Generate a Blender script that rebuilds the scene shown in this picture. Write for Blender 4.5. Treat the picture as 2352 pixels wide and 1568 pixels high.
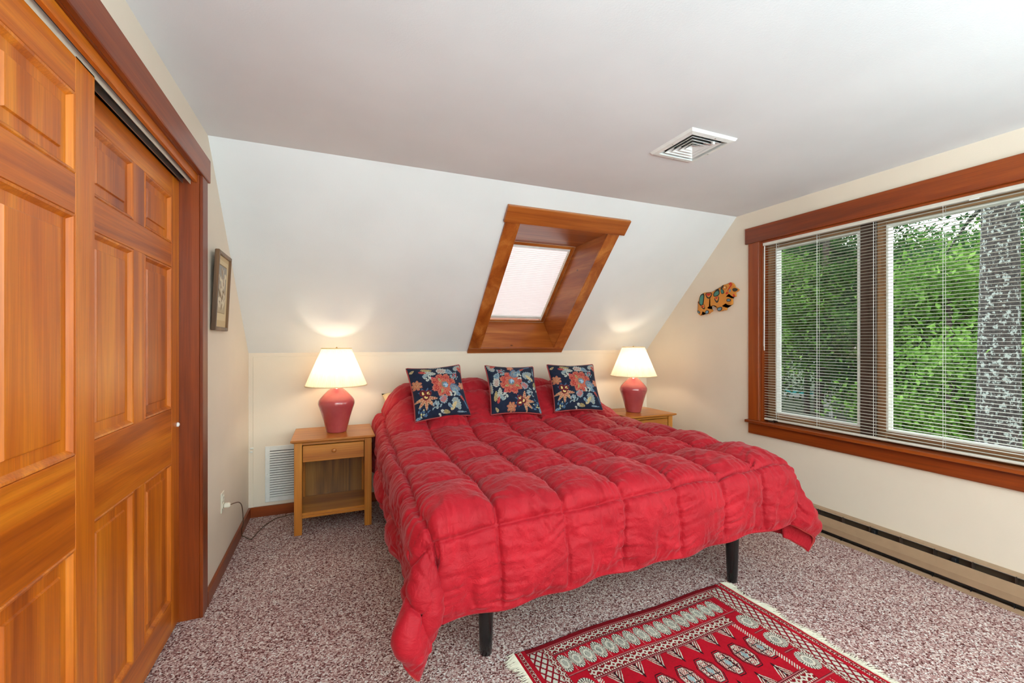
import bpy, bmesh, math, random
import numpy as np
from mathutils import Vector, Matrix

for o in list(bpy.data.objects):
    bpy.data.objects.remove(o)
SC = bpy.context.scene
COL = SC.collection
random.seed(7)
RNG = np.random.default_rng(11)

# ------------------------------------------------------------------ camera
cam_data = bpy.data.cameras.new('camera')
cam = bpy.data.objects.new('camera', cam_data)
COL.objects.link(cam)
YAW = 0.39225
cam.location = (0.0, 0.0, 1.34)
cam.rotation_euler = (math.pi / 2, 0, -YAW)
cam_data.sensor_width = 36.0
cam_data.lens = 36.0 * 987.76 / 2352.0
cam_data.shift_y = 2.02 / 2352.0
cam_data.clip_start = 0.02
cam_data.clip_end = 300
SC.camera = cam

# ------------------------------------------------------------------ world: bright overcast sky
W = bpy.data.worlds.new('overcast_sky')
SC.world = W
W.use_nodes = True
bg = W.node_tree.nodes['Background']
bg.inputs['Color'].default_value = (0.93, 0.965, 1.0, 1)
bg.inputs['Strength'].default_value = 5.0

# ------------------------------------------------------------------ picture settings
SC.view_settings.view_transform = 'Standard'
SC.view_settings.look = 'None'
SC.view_settings.gamma = 1.0
SC.view_settings.use_curve_mapping = False
SC.view_settings.exposure = 0.09
FILL_UPLIGHT_WATTS = 166.0  # output of the unseen lamps added to fill the room with light
FILL_UPLIGHT_COLOR = (0.66, 0.89, 1.0)
FILL_LANTERN_WATTS = 32.0
BULB_STRENGTH = 84.0

# ------------------------------------------------------------------ room measures (metres)
XL, XR, YB, YF, H, K, YS = -0.604, 3.175, 3.804, -2.60, 2.411, 1.258, 2.658
SLOPE_LEN = math.hypot(YB - YS, H - K)
TY, TZ = (YB - YS) / SLOPE_LEN, -(H - K) / SLOPE_LEN          # down the slope
NY, NZ = -(H - K) / SLOPE_LEN, -(YB - YS) / SLOPE_LEN         # into the room


def SL(x, l, d):
    """point on the sloped ceiling: across, down the slope, out of it into the room"""
    return (x, YS + TY * l + NY * d, H + TZ * l + NZ * d)


# ------------------------------------------------------------------ helpers
def srgb(r, g, b):
    f = lambda v: (v / 255) / 12.92 if v / 255 <= 0.04045 else ((v / 255 + 0.055) / 1.055) ** 2.4
    return (f(r), f(g), f(b))


WLOC = {}


def tag(o, label=None, cat=None, group=None, kind=None):
    if label: o['label'] = label
    if cat: o['category'] = cat
    if group: o['group'] = group
    if kind: o['kind'] = kind
    return o


def attach(o, parent):
    COL.objects.link(o)
    if parent is not None:
        o.parent = parent
        o.location = -WLOC.get(parent.name, Vector((0, 0, 0)))
    WLOC[o.name] = Vector((0, 0, 0))
    return o


def empty(name, loc=(0, 0, 0), **kw):
    o = bpy.data.objects.new(name, None)
    o.empty_display_size = 0.1
    COL.objects.link(o)
    o.location = loc
    WLOC[o.name] = Vector(loc)
    return tag(o, **kw)


def obj(name, mesh, mat, parent=None, smooth=False, **kw):
    if isinstance(mesh, bmesh.types.BMesh):
        me = bpy.data.meshes.new(name)
        bmesh.ops.recalc_face_normals(mesh, faces=mesh.faces)
        mesh.to_mesh(me)
        mesh.free()
    else:
        me = mesh
    me.name = name
    if mat is not None and not me.materials:
        me.materials.append(mat)
    if smooth:
        me.shade_smooth()
        if smooth != True:
            me.set_sharp_from_angle(angle=math.radians(smooth))
    o = bpy.data.objects.new(name, me)
    attach(o, parent)
    return tag(o, **kw)


def add_box(bm, lo, hi, bev=0.0, xf=None):
    r = bmesh.ops.create_cube(bm, size=1)
    vs = r['verts']
    for v in vs:
        v.co = Vector([lo[i] + (v.co[i] + 0.5) * (hi[i] - lo[i]) for i in range(3)])
    if bev > 0:
        es = list({e for v in vs for e in v.link_edges})
        out = bmesh.ops.bevel(bm, geom=es, offset=bev, segments=1, affect='EDGES', profile=0.5)
        vs = list({v for f in out['faces'] for v in f.verts} | {v for v in vs if v.is_valid})
    if xf:
        for v in vs:
            v.co = Vector(xf(*v.co))
    return vs


def box(name, lo, hi, mat, parent=None, bev=0.0, xf=None, **kw):
    bm = bmesh.new()
    add_box(bm, lo, hi, bev, xf)
    return obj(name, bm, mat, parent, **kw)


def boxes(name, lst, mat, parent=None, xf=None, **kw):
    bm = bmesh.new()
    for lo, hi in lst:
        add_box(bm, lo, hi, 0, xf)
    return obj(name, bm, mat, parent, **kw)


def add_tube(bm, pts, rad, seg=8, closed=False, caps=True):
    pts = [Vector(p) for p in pts]
    n = len(pts)
    rs = rad if isinstance(rad, (list, tuple)) else [rad] * n
    rings = []
    up = Vector((0, 0, 1))
    for i in range(n):
        if closed:
            t = (pts[(i + 1) % n] - pts[i - 1])
        else:
            t = pts[min(i + 1, n - 1)] - pts[max(i - 1, 0)]
        t.normalize()
        ref = up if abs(t.z) < 0.95 else Vector((1, 0, 0))
        a = t.cross(ref).normalized()
        b = t.cross(a).normalized()
        rings.append([bm.verts.new(pts[i] + (a * math.cos(2 * math.pi * k / seg) + b * math.sin(2 * math.pi * k / seg)) * rs[i]) for k in range(seg)])
    for i in range(n if closed else n - 1):
        A, B = rings[i], rings[(i + 1) % n]
        for k in range(seg):
            bm.faces.new((A[k], A[(k + 1) % seg], B[(k + 1) % seg], B[k]))
    if caps and not closed:
        bm.faces.new(rings[0])
        bm.faces.new(rings[-1])


def tube(name, pts, rad, mat, parent=None, seg=8, closed=False, smooth=True, **kw):
    bm = bmesh.new()
    add_tube(bm, pts, rad, seg, closed)
    return obj(name, bm, mat, parent, smooth=50 if smooth else False, **kw)


def lathe_bm(prof, seg=48, wobble=None, cap=True):
    bm = bmesh.new()
    rings = []
    for r, z in prof:
        ring = []
        for k in range(seg):
            a = 2 * math.pi * k / seg
            rr = r * (1 + (wobble(a, z) if wobble else 0))
            ring.append(bm.verts.new((rr * math.cos(a), rr * math.sin(a), z)))
        rings.append(ring)
    for A, B in zip(rings, rings[1:]):
        for k in range(seg):
            bm.faces.new((A[k], A[(k + 1) % seg], B[(k + 1) % seg], B[k]))
    if cap:
        if prof[0][0] > 1e-4: bm.faces.new(rings[0])
        if prof[-1][0] > 1e-4: bm.faces.new(rings[-1])
    bmesh.ops.remove_doubles(bm, verts=bm.verts, dist=1e-5)
    return bm


def extrude_poly(bm, pts2, fn, d0, d1):
    """prism over a 2-D outline; fn(a, b, depth) -> point"""
    A = [bm.verts.new(fn(a, b, d0)) for a, b in pts2]
    B = [bm.verts.new(fn(a, b, d1)) for a, b in pts2]
    n = len(pts2)
    bm.faces.new(A)
    bm.faces.new(B)
    for i in range(n):
        bm.faces.new((A[i], A[(i + 1) % n], B[(i + 1) % n], B[i]))


def np_mesh(name, verts, quads):
    me = bpy.data.meshes.new(name)
    verts = np.asarray(verts, dtype=np.float32)
    quads = np.asarray(quads, dtype=np.int32)
    me.vertices.add(len(verts))
    me.vertices.foreach_set('co', verts.ravel())
    k = quads.shape[1]
    me.loops.add(quads.size)
    me.loops.foreach_set('vertex_index', quads.ravel())
    me.polygons.add(len(quads))
    me.polygons.foreach_set('loop_start', np.arange(0, quads.size, k, dtype=np.int32))
    me.update(calc_edges=True)
    me.validate()
    return me


def set_colors(me, rgb, name='print'):
    at = me.color_attributes.new(name, 'FLOAT_COLOR', 'POINT')
    arr = np.ones((len(me.vertices), 4), dtype=np.float32)
    arr[:, :3] = rgb
    at.data.foreach_set('color', arr.ravel())


def copy_tree(o, parent=None):
    c = o.copy()
    COL.objects.link(c)
    c.parent = parent
    for ch in list(o.children):
        copy_tree(ch, c)
    return c


def vnoise(x, y, seed=0):
    """smooth value noise in -1..1"""
    rs = np.random.default_rng(seed)
    tab = rs.uniform(-1, 1, (256, 256))
    xi = np.floor(x).astype(int); yi = np.floor(y).astype(int)
    fx = x - xi; fy = y - yi
    fx = fx * fx * fx * (fx * (fx * 6 - 15) + 10); fy = fy * fy * fy * (fy * (fy * 6 - 15) + 10)
    g = lambda a, b: tab[a % 256, b % 256]
    return (g(xi, yi) * (1 - fx) + g(xi + 1, yi) * fx) * (1 - fy) + (g(xi, yi + 1) * (1 - fx) + g(xi + 1, yi + 1) * fx) * fy


def sstep(a, b, x):
    t = np.clip((x - a) / (b - a), 0, 1)
    return t * t * (3 - 2 * t)


# ------------------------------------------------------------------ materials
def new_mat(name):
    m = bpy.data.materials.new(name)
    m.use_nodes = True
    nt = m.node_tree
    return m, nt, nt.nodes['Principled BSDF'], nt.nodes['Material Output']


def ramp(nt, stops, interp='LINEAR'):
    r = nt.nodes.new('ShaderNodeValToRGB')
    r.color_ramp.interpolation = interp
    el = r.color_ramp.elements
    while len(el) < len(stops): el.new(0.5)
    for e, (p, c) in zip(el, stops):
        e.position = p
        e.color = (*c, 1)
    return r


def mixc(nt, mode, fac, a, b):
    m = nt.nodes.new('ShaderNodeMix')
    m.data_type = 'RGBA'; m.blend_type = mode
    for sock, val in ((m.inputs[0], fac), (m.inputs[6], a), (m.inputs[7], b)):
        if hasattr(val, 'links'): nt.links.new(val, sock)
        elif isinstance(val, tuple): sock.default_value = (*val, 1)
        else: sock.default_value = val
    return m.outputs[2]


def bump(nt, height, dist, strength=1.0, normal=None):
    b = nt.nodes.new('ShaderNodeBump')
    b.inputs['Distance'].default_value = dist
    b.inputs['Strength'].default_value = strength
    nt.links.new(height, b.inputs['Height'])
    if normal is not None: nt.links.new(normal, b.inputs['Normal'])
    return b.outputs['Normal']


def noise(nt, vec, scale, detail=2, rough=0.5, dist=0.0):
    n = nt.nodes.new('ShaderNodeTexNoise')
    n.inputs['Scale'].default_value = scale
    n.inputs['Detail'].default_value = detail
    n.inputs['Roughness'].default_value = rough
    n.inputs['Distortion'].default_value = dist
    if vec is not None: nt.links.new(vec, n.inputs['Vector'])
    return n.outputs['Fac']


def objvec(nt, scale=(1, 1, 1), rand=False, kind='Object'):
    tc = nt.nodes.new('ShaderNodeTexCoord')
    mp = nt.nodes.new('ShaderNodeMapping')
    mp.inputs['Scale'].default_value = scale
    src = tc.outputs[kind]
    if rand:
        oi = nt.nodes.new('ShaderNodeObjectInfo')
        vm = nt.nodes.new('ShaderNodeVectorMath'); vm.operation = 'SCALE'
        vm.inputs[0].default_value = (13.1, 7.7, 9.3)
        nt.links.new(oi.outputs['Random'], vm.inputs['Scale'])
        va = nt.nodes.new('ShaderNodeVectorMath'); va.operation = 'ADD'
        nt.links.new(src, va.inputs[0]); nt.links.new(vm.outputs[0], va.inputs[1])
        src = va.outputs[0]
    nt.links.new(src, mp.inputs['Vector'])
    return mp.outputs[0]


def paint(name, col, rough=0.6, mott=0.04, bmp=0.0004):
    m, nt, p, out = new_mat(name)
    v = objvec(nt)
    n = noise(nt, v, 1.7, 3)
    r = ramp(nt, [(0.3, tuple(c * (1 - mott) for c in col)), (0.7, tuple(min(1, c * (1 + mott)) for c in col))])
    nt.links.new(n, r.inputs[0]); nt.links.new(r.outputs[0], p.inputs['Base Color'])
    p.inputs['Roughness'].default_value = rough
    if bmp: nt.links.new(bump(nt, noise(nt, v, 160, 2), bmp), p.inputs['Normal'])
    return m


def plain(name, col, rough=0.5, metal=0.0, coat=0.0, bmp=0.0, bscale=200):
    m, nt, p, out = new_mat(name)
    v = objvec(nt)
    n = noise(nt, v, 24, 2)
    r = ramp(nt, [(0.2, tuple(c * 0.93 for c in col)), (0.8, tuple(min(1, c * 1.06) for c in col))])
    nt.links.new(n, r.inputs[0]); nt.links.new(r.outputs[0], p.inputs['Base Color'])
    p.inputs['Roughness'].default_value = rough
    p.inputs['Metallic'].default_value = metal
    p.inputs['Coat Weight'].default_value = coat
    if bmp: nt.links.new(bump(nt, noise(nt, v, bscale, 2), bmp), p.inputs['Normal'])
    return m


def wood(name, dark, mid, light, axis, rough=0.32, coat=0.25, knots=0.0, fine=1.0, contrast=1.0, wide=1.0):
    """varnished timber with the grain along axis 0/1/2 of the object"""
    m, nt, p, out = new_mat(name)
    sc = [9.0 * wide] * 3; sc[axis] = 0.55
    v = objvec(nt, tuple(sc), rand=True)
    n1 = noise(nt, v, 1.0, 4, 0.55, 0.7)
    r1 = ramp(nt, [(0.5 - 0.22 / contrast, dark), (0.5, mid), (0.5 + 0.2 / contrast, light)])
    nt.links.new(n1, r1.inputs[0])
    sc2 = [170.0 * fine] * 3; sc2[axis] = 4.0
    v2 = objvec(nt, tuple(sc2), rand=True)
    n2 = noise(nt, v2, 1.0, 3, 0.6)
    r2 = ramp(nt, [(0.3, (0.72, 0.68, 0.62)), (0.62, (1, 1, 1))])
    nt.links.new(n2, r2.inputs[0])
    c = mixc(nt, 'MULTIPLY', 0.75, r1.outputs[0], r2.outputs[0])
    if knots:
        sk = [4.3] * 3; sk[axis] = 2.6
        vk = objvec(nt, tuple(sk), rand=True)
        vo = nt.nodes.new('ShaderNodeTexVoronoi'); vo.inputs['Scale'].default_value = 1.0
        nt.links.new(vk, vo.inputs['Vector'])
        rk = ramp(nt, [(0.0, (1, 1, 1)), (0.05 * knots, (0.9, 0.9, 0.9)), (0.11 * knots, (0, 0, 0))])
        nt.links.new(vo.outputs['Distance'], rk.inputs[0])
        c = mixc(nt, 'MIX', rk.outputs[0], c, tuple(d * 0.22 for d in dark))
    nt.links.new(c, p.inputs['Base Color'])
    p.inputs['Roughness'].default_value = rough
    p.inputs['Coat Weight'].default_value = coat
    p.inputs['Coat Roughness'].default_value = 0.22
    nt.links.new(bump(nt, n2, 0.0004, 0.6), p.inputs['Normal'])
    return m


M = {}
M['wall'] = paint('cream_wall_paint', srgb(232, 217, 199))
M['ceiling'] = paint('white_ceiling_paint', srgb(228, 229, 230), 0.75)
M['closet_dark'] = paint('closet_inside_paint', srgb(190, 180, 165))
for ax in range(3):
    M['door%d' % ax] = wood('closet_door_fir_%d' % ax, srgb(150, 64, 7), srgb(206, 106, 16), srgb(234, 140, 32), ax, 0.40, 0.16, wide=1.2)
    M['trim%d' % ax] = wood('stained_pine_trim_%d' % ax, srgb(98, 34, 4), srgb(140, 58, 9), srgb(168, 80, 18), ax, 0.40, 0.15, knots=0.55)
    M['sky%d' % ax] = wood('skylight_pine_%d' % ax, srgb(136, 60, 12), srgb(172, 92, 32), srgb(202, 126, 58), ax, 0.36, 0.22, knots=0.5)
    M['oak%d' % ax] = wood('honey_oak_%d' % ax, srgb(150, 78, 16), srgb(194, 118, 38), srgb(214, 144, 60), ax, 0.35, 0.2, fine=0.7, contrast=0.9)
    M['sash%d' % ax] = wood('window_sash_wood_%d' % ax, srgb(110, 68, 40), srgb(168, 126, 88), srgb(196, 158, 118), ax, 0.45, 0.1)
M['oakback'] = wood('oak_ply_back_panel', srgb(84, 44, 10), srgb(150, 98, 38), srgb(178, 124, 58), 2, 0.4, 0.1, fine=0.6, contrast=1.3, wide=0.8)
M['dark_sash'] = plain('dark_sash_stain', srgb(84, 62, 50), 0.5)  # dark brown wood of the mullion and one sash stile
M['white'] = plain('white_enamel', srgb(235, 235, 232), 0.35)
M['offwhite'] = plain('ivory_plastic', srgb(228, 220, 202), 0.4)
M['blind'] = plain('ivory_blind_aluminium', srgb(220, 214, 202), 0.4)
M['bead'] = plain('white_window_bead', srgb(244, 242, 236), 0.4)
M['tan'] = plain('tan_heater_enamel', srgb(164, 134, 106), 0.42)
M['heaterback'] = plain('shaded_heater_inside', srgb(74, 58, 44), 0.6)  # dark colour stands in for the shade inside the heater
M['dark'] = plain('dark_recess', srgb(34, 30, 28), 0.7)
M['black'] = plain('black_leg_lacquer', srgb(16, 16, 17), 0.22, coat=0.3)
M['blackmetal'] = plain('black_metal', srgb(26, 26, 28), 0.45, 0.3)
M['alu'] = plain('aluminium', srgb(190, 188, 182), 0.35, 0.85)
M['brass'] = plain('brass', srgb(190, 150, 84), 0.35, 0.8)
M['bronze'] = plain('bronze_crank', srgb(78, 62, 54), 0.4, 0.5)
M['cord'] = plain('brown_cord', srgb(92, 66, 44), 0.5)
M['piping'] = plain('coral_piping', srgb(196, 66, 58), 0.7)
M['cushion_piping'] = plain('dull_red_piping', srgb(158, 56, 56), 0.75)
M['mattress'] = plain('white_ticking', srgb(225, 222, 214), 0.85, bmp=0.001)
M['cream_cotton'] = plain('cream_cotton', srgb(238, 214, 170), 0.85, bmp=0.001, bscale=90)
M['framewood'] = wood('walnut_frame', srgb(70, 46, 24), srgb(112, 76, 42), srgb(140, 100, 60), 2, 0.4, 0.1)


def mat_carpet():
    m, nt, p, out = new_mat('speckled_mauve_carpet')
    v = objvec(nt)
    vo = nt.nodes.new('ShaderNodeTexVoronoi'); vo.inputs['Scale'].default_value = 175
    nd = nt.nodes.new('ShaderNodeTexNoise'); nd.inputs['Scale'].default_value = 120; nd.inputs['Detail'].default_value = 2
    nt.links.new(v, nd.inputs['Vector'])
    va = nt.nodes.new('ShaderNodeVectorMath'); va.operation = 'MULTIPLY_ADD'
    va.inputs[1].default_value = (0.008, 0.008, 0.008)
    nt.links.new(nd.outputs['Color'], va.inputs[0]); nt.links.new(v, va.inputs[2])
    nt.links.new(va.outputs[0], vo.inputs['Vector'])
    sx = nt.nodes.new('ShaderNodeSeparateColor'); nt.links.new(vo.outputs['Color'], sx.inputs[0])
    r = ramp(nt, [(0.0, srgb(100, 56, 52)), (0.13, srgb(150, 102, 98)), (0.32, srgb(188, 146, 140)), (0.54, srgb(214, 182, 174)),
                  (0.76, srgb(236, 214, 206)), (0.91, srgb(250, 240, 234))], 'CONSTANT')
    nt.links.new(sx.outputs[0], r.inputs[0])
    patch = noise(nt, v, 2.3, 3)
    rp = ramp(nt, [(0.3, (0.78, 0.78, 0.79)), (0.7, (0.90, 0.90, 0.90))]); nt.links.new(patch, rp.inputs[0])
    c = mixc(nt, 'MULTIPLY', 1.0, r.outputs[0], rp.outputs[0])
    nt.links.new(c, p.inputs['Base Color'])
    p.inputs['Roughness'].default_value = 0.95
    p.inputs['Specular IOR Level'].default_value = 0.1
    nt.links.new(bump(nt, vo.outputs['Distance'], 0.006, 0.5), p.inputs['Normal'])
    return m


def mat_print(name, rough=0.85, sheen=0.0, weave=900, wd=0.0006):
    m, nt, p, out = new_mat(name)
    a = nt.nodes.new('ShaderNodeVertexColor'); a.layer_name = 'print'
    v = objvec(nt)
    n = noise(nt, v, 300, 2)
    r = ramp(nt, [(0.3, (0.8, 0.8, 0.8)), (0.7, (1, 1, 1))]); nt.links.new(n, r.inputs[0])
    nt.links.new(mixc(nt, 'MULTIPLY', 0.6, a.outputs[0], r.outputs[0]), p.inputs['Base Color'])
    p.inputs['Roughness'].default_value = rough
    p.inputs['Specular IOR Level'].default_value = 0.2
    p.inputs['Sheen Weight'].default_value = sheen
    nt.links.new(bump(nt, noise(nt, v, weave, 1), wd), p.inputs['Normal'])
    return m


def mat_duvet():
    m, nt, p, out = new_mat('red_cotton_duvet')
    at = nt.nodes.new('ShaderNodeAttribute'); at.attribute_name = 'cloth'
    mp = nt.nodes.new('ShaderNodeMapping'); nt.links.new(at.outputs['Vector'], mp.inputs['Vector'])
    v = mp.outputs[0]
    n = noise(nt, v, 5, 4)
    r = ramp(nt, [(0.3, srgb(156, 12, 28)), (0.7, srgb(182, 22, 38))]); nt.links.new(n, r.inputs[0])
    nt.links.new(r.outputs[0], p.inputs['Base Color'])
    p.inputs['Roughness'].default_value = 0.62
    p.inputs['Specular IOR Level'].default_value = 0.25
    p.inputs['Sheen Weight'].default_value = 0.22
    p.inputs['Sheen Roughness'].default_value = 0.4
    p.inputs['Sheen Tint'].default_value = (1.0, 0.55, 0.58, 1)
    b1 = bump(nt, noise(nt, v, 26, 4, 0.6, 1.2), 0.010, 0.55)
    b2 = bump(nt, noise(nt, v, 90, 3, 0.6, 0.6), 0.003, 0.5, b1)
    nt.links.new(b2, p.inputs['Normal'])
    return m


def mat_glass():
    m, nt, p, out = new_mat('window_glass')
    nt.nodes.remove(p)
    t = nt.nodes.new('ShaderNodeBsdfTransparent'); t.inputs[0].default_value = (0.95, 0.97, 0.96, 1)
    g = nt.nodes.new('ShaderNodeBsdfGlossy'); g.inputs['Roughness'].default_value = 0.02
    fr = nt.nodes.new('ShaderNodeFresnel'); fr.inputs[0].default_value = 1.25
    mx = nt.nodes.new('ShaderNodeMixShader')
    nt.links.new(fr.outputs[0], mx.inputs[0]); nt.links.new(t.outputs[0], mx.inputs[1]); nt.links.new(g.outputs[0], mx.inputs[2])
    nt.links.new(mx.outputs[0], out.inputs[0])
    return m


def mat_screen():
    m, nt, p, out = new_mat('insect_screen_mesh')
    t = nt.nodes.new('ShaderNodeBsdfTransparent')
    mx = nt.nodes.new('ShaderNodeMixShader'); mx.inputs[0].default_value = 0.80
    p.inputs['Base Color'].default_value = (*srgb(52, 54, 54), 1); p.inputs['Roughness'].default_value = 0.8
    nt.links.new(p.outputs[0], mx.inputs[1]); nt.links.new(t.outputs[0], mx.inputs[2]); nt.links.new(mx.outputs[0], out.inputs[0])
    return m


def mat_translucent(name, col, tcol, fac, stripes=None):
    m, nt, p, out = new_mat(name)
    nt.nodes.remove(p)
    d = nt.nodes.new('ShaderNodeBsdfDiffuse'); d.inputs[0].default_value = (*col, 1)
    t = nt.nodes.new('ShaderNodeBsdfTranslucent'); t.inputs[0].default_value = (*tcol, 1)
    v = objvec(nt)
    n = noise(nt, v, 60, 2)
    r = ramp(nt, [(0.3, tuple(c * 0.9 for c in tcol)), (0.7, tcol)]); nt.links.new(n, r.inputs[0]); nt.links.new(r.outputs[0], t.inputs[0])
    mx = nt.nodes.new('ShaderNodeMixShader'); mx.inputs[0].default_value = fac
    nt.links.new(d.outputs[0], mx.inputs[1]); nt.links.new(t.outputs[0], mx.inputs[2]); nt.links.new(mx.outputs[0], out.inputs[0])
    return m


def mat_emit(name, col, strength):
    m, nt, p, out = new_mat(name)
    p.inputs['Base Color'].default_value = (*col, 1)
    p.inputs['Emission Color'].default_value = (*col, 1)
    p.inputs['Emission Strength'].default_value = strength
    return m


def mat_ceramic():
    m, nt, p, out = new_mat('dusty_rose_ceramic_glaze')
    v = objvec(nt)
    n = noise(nt, v, 9, 3)
    r = ramp(nt, [(0.3, srgb(166, 66, 70)), (0.7, srgb(182, 80, 82))]); nt.links.new(n, r.inputs[0])
    nt.links.new(r.outputs[0], p.inputs['Base Color'])
    p.inputs['Roughness'].default_value = 0.12
    p.inputs['Coat Weight'].default_value = 0.5
    return m


def mat_leaf(name, cols):
    m, nt, p, out = new_mat(name)
    nt.nodes.remove(p)
    v = objvec(nt)
    n1 = noise(nt, v, 1.3, 2); n2 = noise(nt, v, 11, 2)
    mth = nt.nodes.new('ShaderNodeMath'); mth.operation = 'MULTIPLY_ADD'; mth.inputs[1].default_value = 0.55
    nt.links.new(n1, mth.inputs[0])
    m2 = nt.nodes.new('ShaderNodeMath'); m2.operation = 'MULTIPLY'; m2.inputs[1].default_value = 0.45
    nt.links.new(n2, m2.inputs[0]); nt.links.new(m2.outputs[0], mth.inputs[2])
    r = ramp(nt, [(0.32, cols[0]), (0.5, cols[1]), (0.66, cols[2])]); nt.links.new(mth.outputs[0], r.inputs[0])
    d = nt.nodes.new('ShaderNodeBsdfDiffuse'); t = nt.nodes.new('ShaderNodeBsdfTranslucent')
    nt.links.new(r.outputs[0], d.inputs[0]); nt.links.new(r.outputs[0], t.inputs[0])
    mx = nt.nodes.new('ShaderNodeMixShader'); mx.inputs[0].default_value = 0.35
    nt.links.new(d.outputs[0], mx.inputs[1]); nt.links.new(t.outputs[0], mx.inputs[2]); nt.links.new(mx.outputs[0], out.inputs[0])
    return m


def mat_bark(name, a, b, lichen):
    m, nt, p, out = new_mat(name)
    v = objvec(nt, (1, 1, 0.35))
    n = noise(nt, v, 26, 4, 0.65)
    r = ramp(nt, [(0.35, a), (0.62, b)]); nt.links.new(n, r.inputs[0])
    v2 = objvec(nt, (1, 1, 0.8))
    l = noise(nt, v2, 17, 5, 0.7)
    rl = ramp(nt, [(0.54, (0, 0, 0)), (0.58, (1, 1, 1))]); nt.links.new(l, rl.inputs[0])
    nt.links.new(mixc(nt, 'MIX', rl.outputs[0], r.outputs[0], lichen), p.inputs['Base Color'])
    p.inputs['Roughness'].default_value = 0.95
    nt.links.new(bump(nt, n, 0.04), p.inputs['Normal'])
    return m


M['carpet'] = mat_carpet()
M['duvet'] = mat_duvet()
M['cushion'] = mat_print('navy_floral_tapestry', 0.85, 0.1)
M['rug'] = mat_print('red_wool_rug_pile', 0.95, 0.0, 500, 0.0008)
M['print'] = mat_print('botanical_print_paper', 0.7, 0, 900, 0.0001)
M['glass'] = mat_glass()
M['screen'] = mat_screen()
M['shade'] = mat_translucent('pleated_lampshade_fabric', srgb(246, 236, 214), srgb(250, 240, 220), 0.5)
M['cell'] = mat_translucent('white_cellular_fabric', srgb(245, 238, 238), srgb(246, 226, 224), 0.15)
M['bulb'] = mat_emit('warm_bulb', (1.0, 0.84, 0.62), BULB_STRENGTH)
M['ceramic'] = mat_ceramic()
M['fringe'] = plain('cream_wool_fringe', srgb(214, 204, 184), 0.9)
M['bark'] = mat_bark('grey_lichen_bark', srgb(18, 15, 13), srgb(50, 45, 41), srgb(128, 136, 130))
M['darkbark'] = mat_bark('dark_bark', srgb(38, 30, 26), srgb(74, 62, 54), srgb(84, 84, 74))
M['leaf0'] = mat_leaf('deep_green_leaves', [srgb(22, 42, 18), srgb(52, 84, 38), srgb(96, 134, 62)])
M['leaf1'] = mat_leaf('bright_green_leaves', [srgb(42, 72, 26), srgb(84, 124, 48), srgb(136, 172, 88)])
M['leaf2'] = mat_leaf('blue_green_needles', [srgb(18, 36, 22), srgb(44, 76, 42), srgb(84, 120, 70)])
M['soil'] = paint('forest_floor', srgb(52, 70, 36), 0.95, 0.3, 0.01)

# =================================================================== THE SETTING
T = 0.12
box('floor', (-1.35, YF - T, -0.08), (XR + T, YB + T, 0.0), M['carpet'], kind='structure',
    label='speckled mauve and white carpet covering the bedroom floor', cat='floor')

VX0, VX1, VY0, VY1 = 1.672, 1.934, 1.659, 1.921      # hole of the ceiling vent
boxes('ceiling', [((-1.35, YF - T, H), (VX0, YS, H + 0.1)), ((VX1, YF - T, H), (XR + T, YS, H + 0.1)),
                  ((VX0, YF - T, H), (VX1, VY0, H + 0.1)), ((VX0, VY1, H), (VX1, YS, H + 0.1))], M['ceiling'],
      kind='structure', label='flat white painted ceiling above the bed foot', cat='ceiling')

SX0, SX1, SL0, SL1 = 1.24, 2.0, 0.295, 1.572         # opening of the skylight in the slope
boxes('ceiling_slope', [((-0.75, -0.09, -T), (SX0, SLOPE_LEN + 0.1, 0)), ((SX1, -0.09, -T), (XR + T, SLOPE_LEN + 0.1, 0)),
                        ((SX0, -0.09, -T), (SX1, SL0, 0)), ((SX0, SL1, -T), (SX1, SLOPE_LEN + 0.1, 0))], M['ceiling'], xf=SL,
      kind='structure', label='sloped white painted attic ceiling around the skylight', cat='ceiling')

wb = box('wall_back', (XL - T, YB, 0), (XR + T, YB + T, K + 0.05), M['wall'], kind='structure',
         label='low cream knee wall behind the bed head', cat='wall')
box('wall_panel', (XL + 0.03, YB - 0.004, 0.078), (XR - 0.03, YB, K - 0.028), M['wall'], wb, 0.002)
box('latch', (XL + 0.012, YB - 0.016, 0.525), (XL + 0.034, YB - 0.001, 0.535), M['white'], wb, 0.002)
box('latch', (XL + 0.012, YB - 0.012, 0.498), (XL + 0.028, YB - 0.001, 0.506), M['white'], wb, 0.002)

CY0, CY1, CZ = 0.68, 2.525, 2.17                     # closet opening
boxes('wall_left', [((XL - T, YF - T, 0), (XL, CY0, H)), ((XL - T, CY1, 0), (XL, YB + T, H)), ((XL - T, CY0, CZ), (XL, CY1, H))],
      M['wall'], kind='structure', label='cream painted side wall holding the closet and the framed print', cat='wall')
boxes('wall_closet', [((-1.33, CY0 - 0.3, 0), (-1.28, CY1 + 0.3, H)), ((-1.28, CY0 - 0.3, 0), (XL - T, CY0 - 0.25, H)), ((-1.28, CY1 + 0.25, 0), (XL - T, CY1 + 0.3, H))],
      M['closet_dark'], kind='structure', label='plain inside walls of the closet behind its sliding doors', cat='wall')

WY0, WY1, WZ0, WZ1 = 0.53, 2.44, 0.708, 2.15         # window opening
boxes('wall_right', [((XR, YF - T, 0), (XR + T, WY0, H)), ((XR, WY1, 0), (XR + T, YB + T, H)),
                     ((XR, WY0, 0), (XR + T, WY1, WZ0 - 0.022)), ((XR, WY0, WZ1), (XR + T, WY1, H))], M['wall'],
      kind='structure', label='cream painted wall around the wide window', cat='wall')
box('wall_front', (XL - T, YF - T, 0), (XR + T, YF, H), M['wall'], kind='structure',
    label='plain cream wall at the far end from the bed head', cat='wall')

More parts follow.
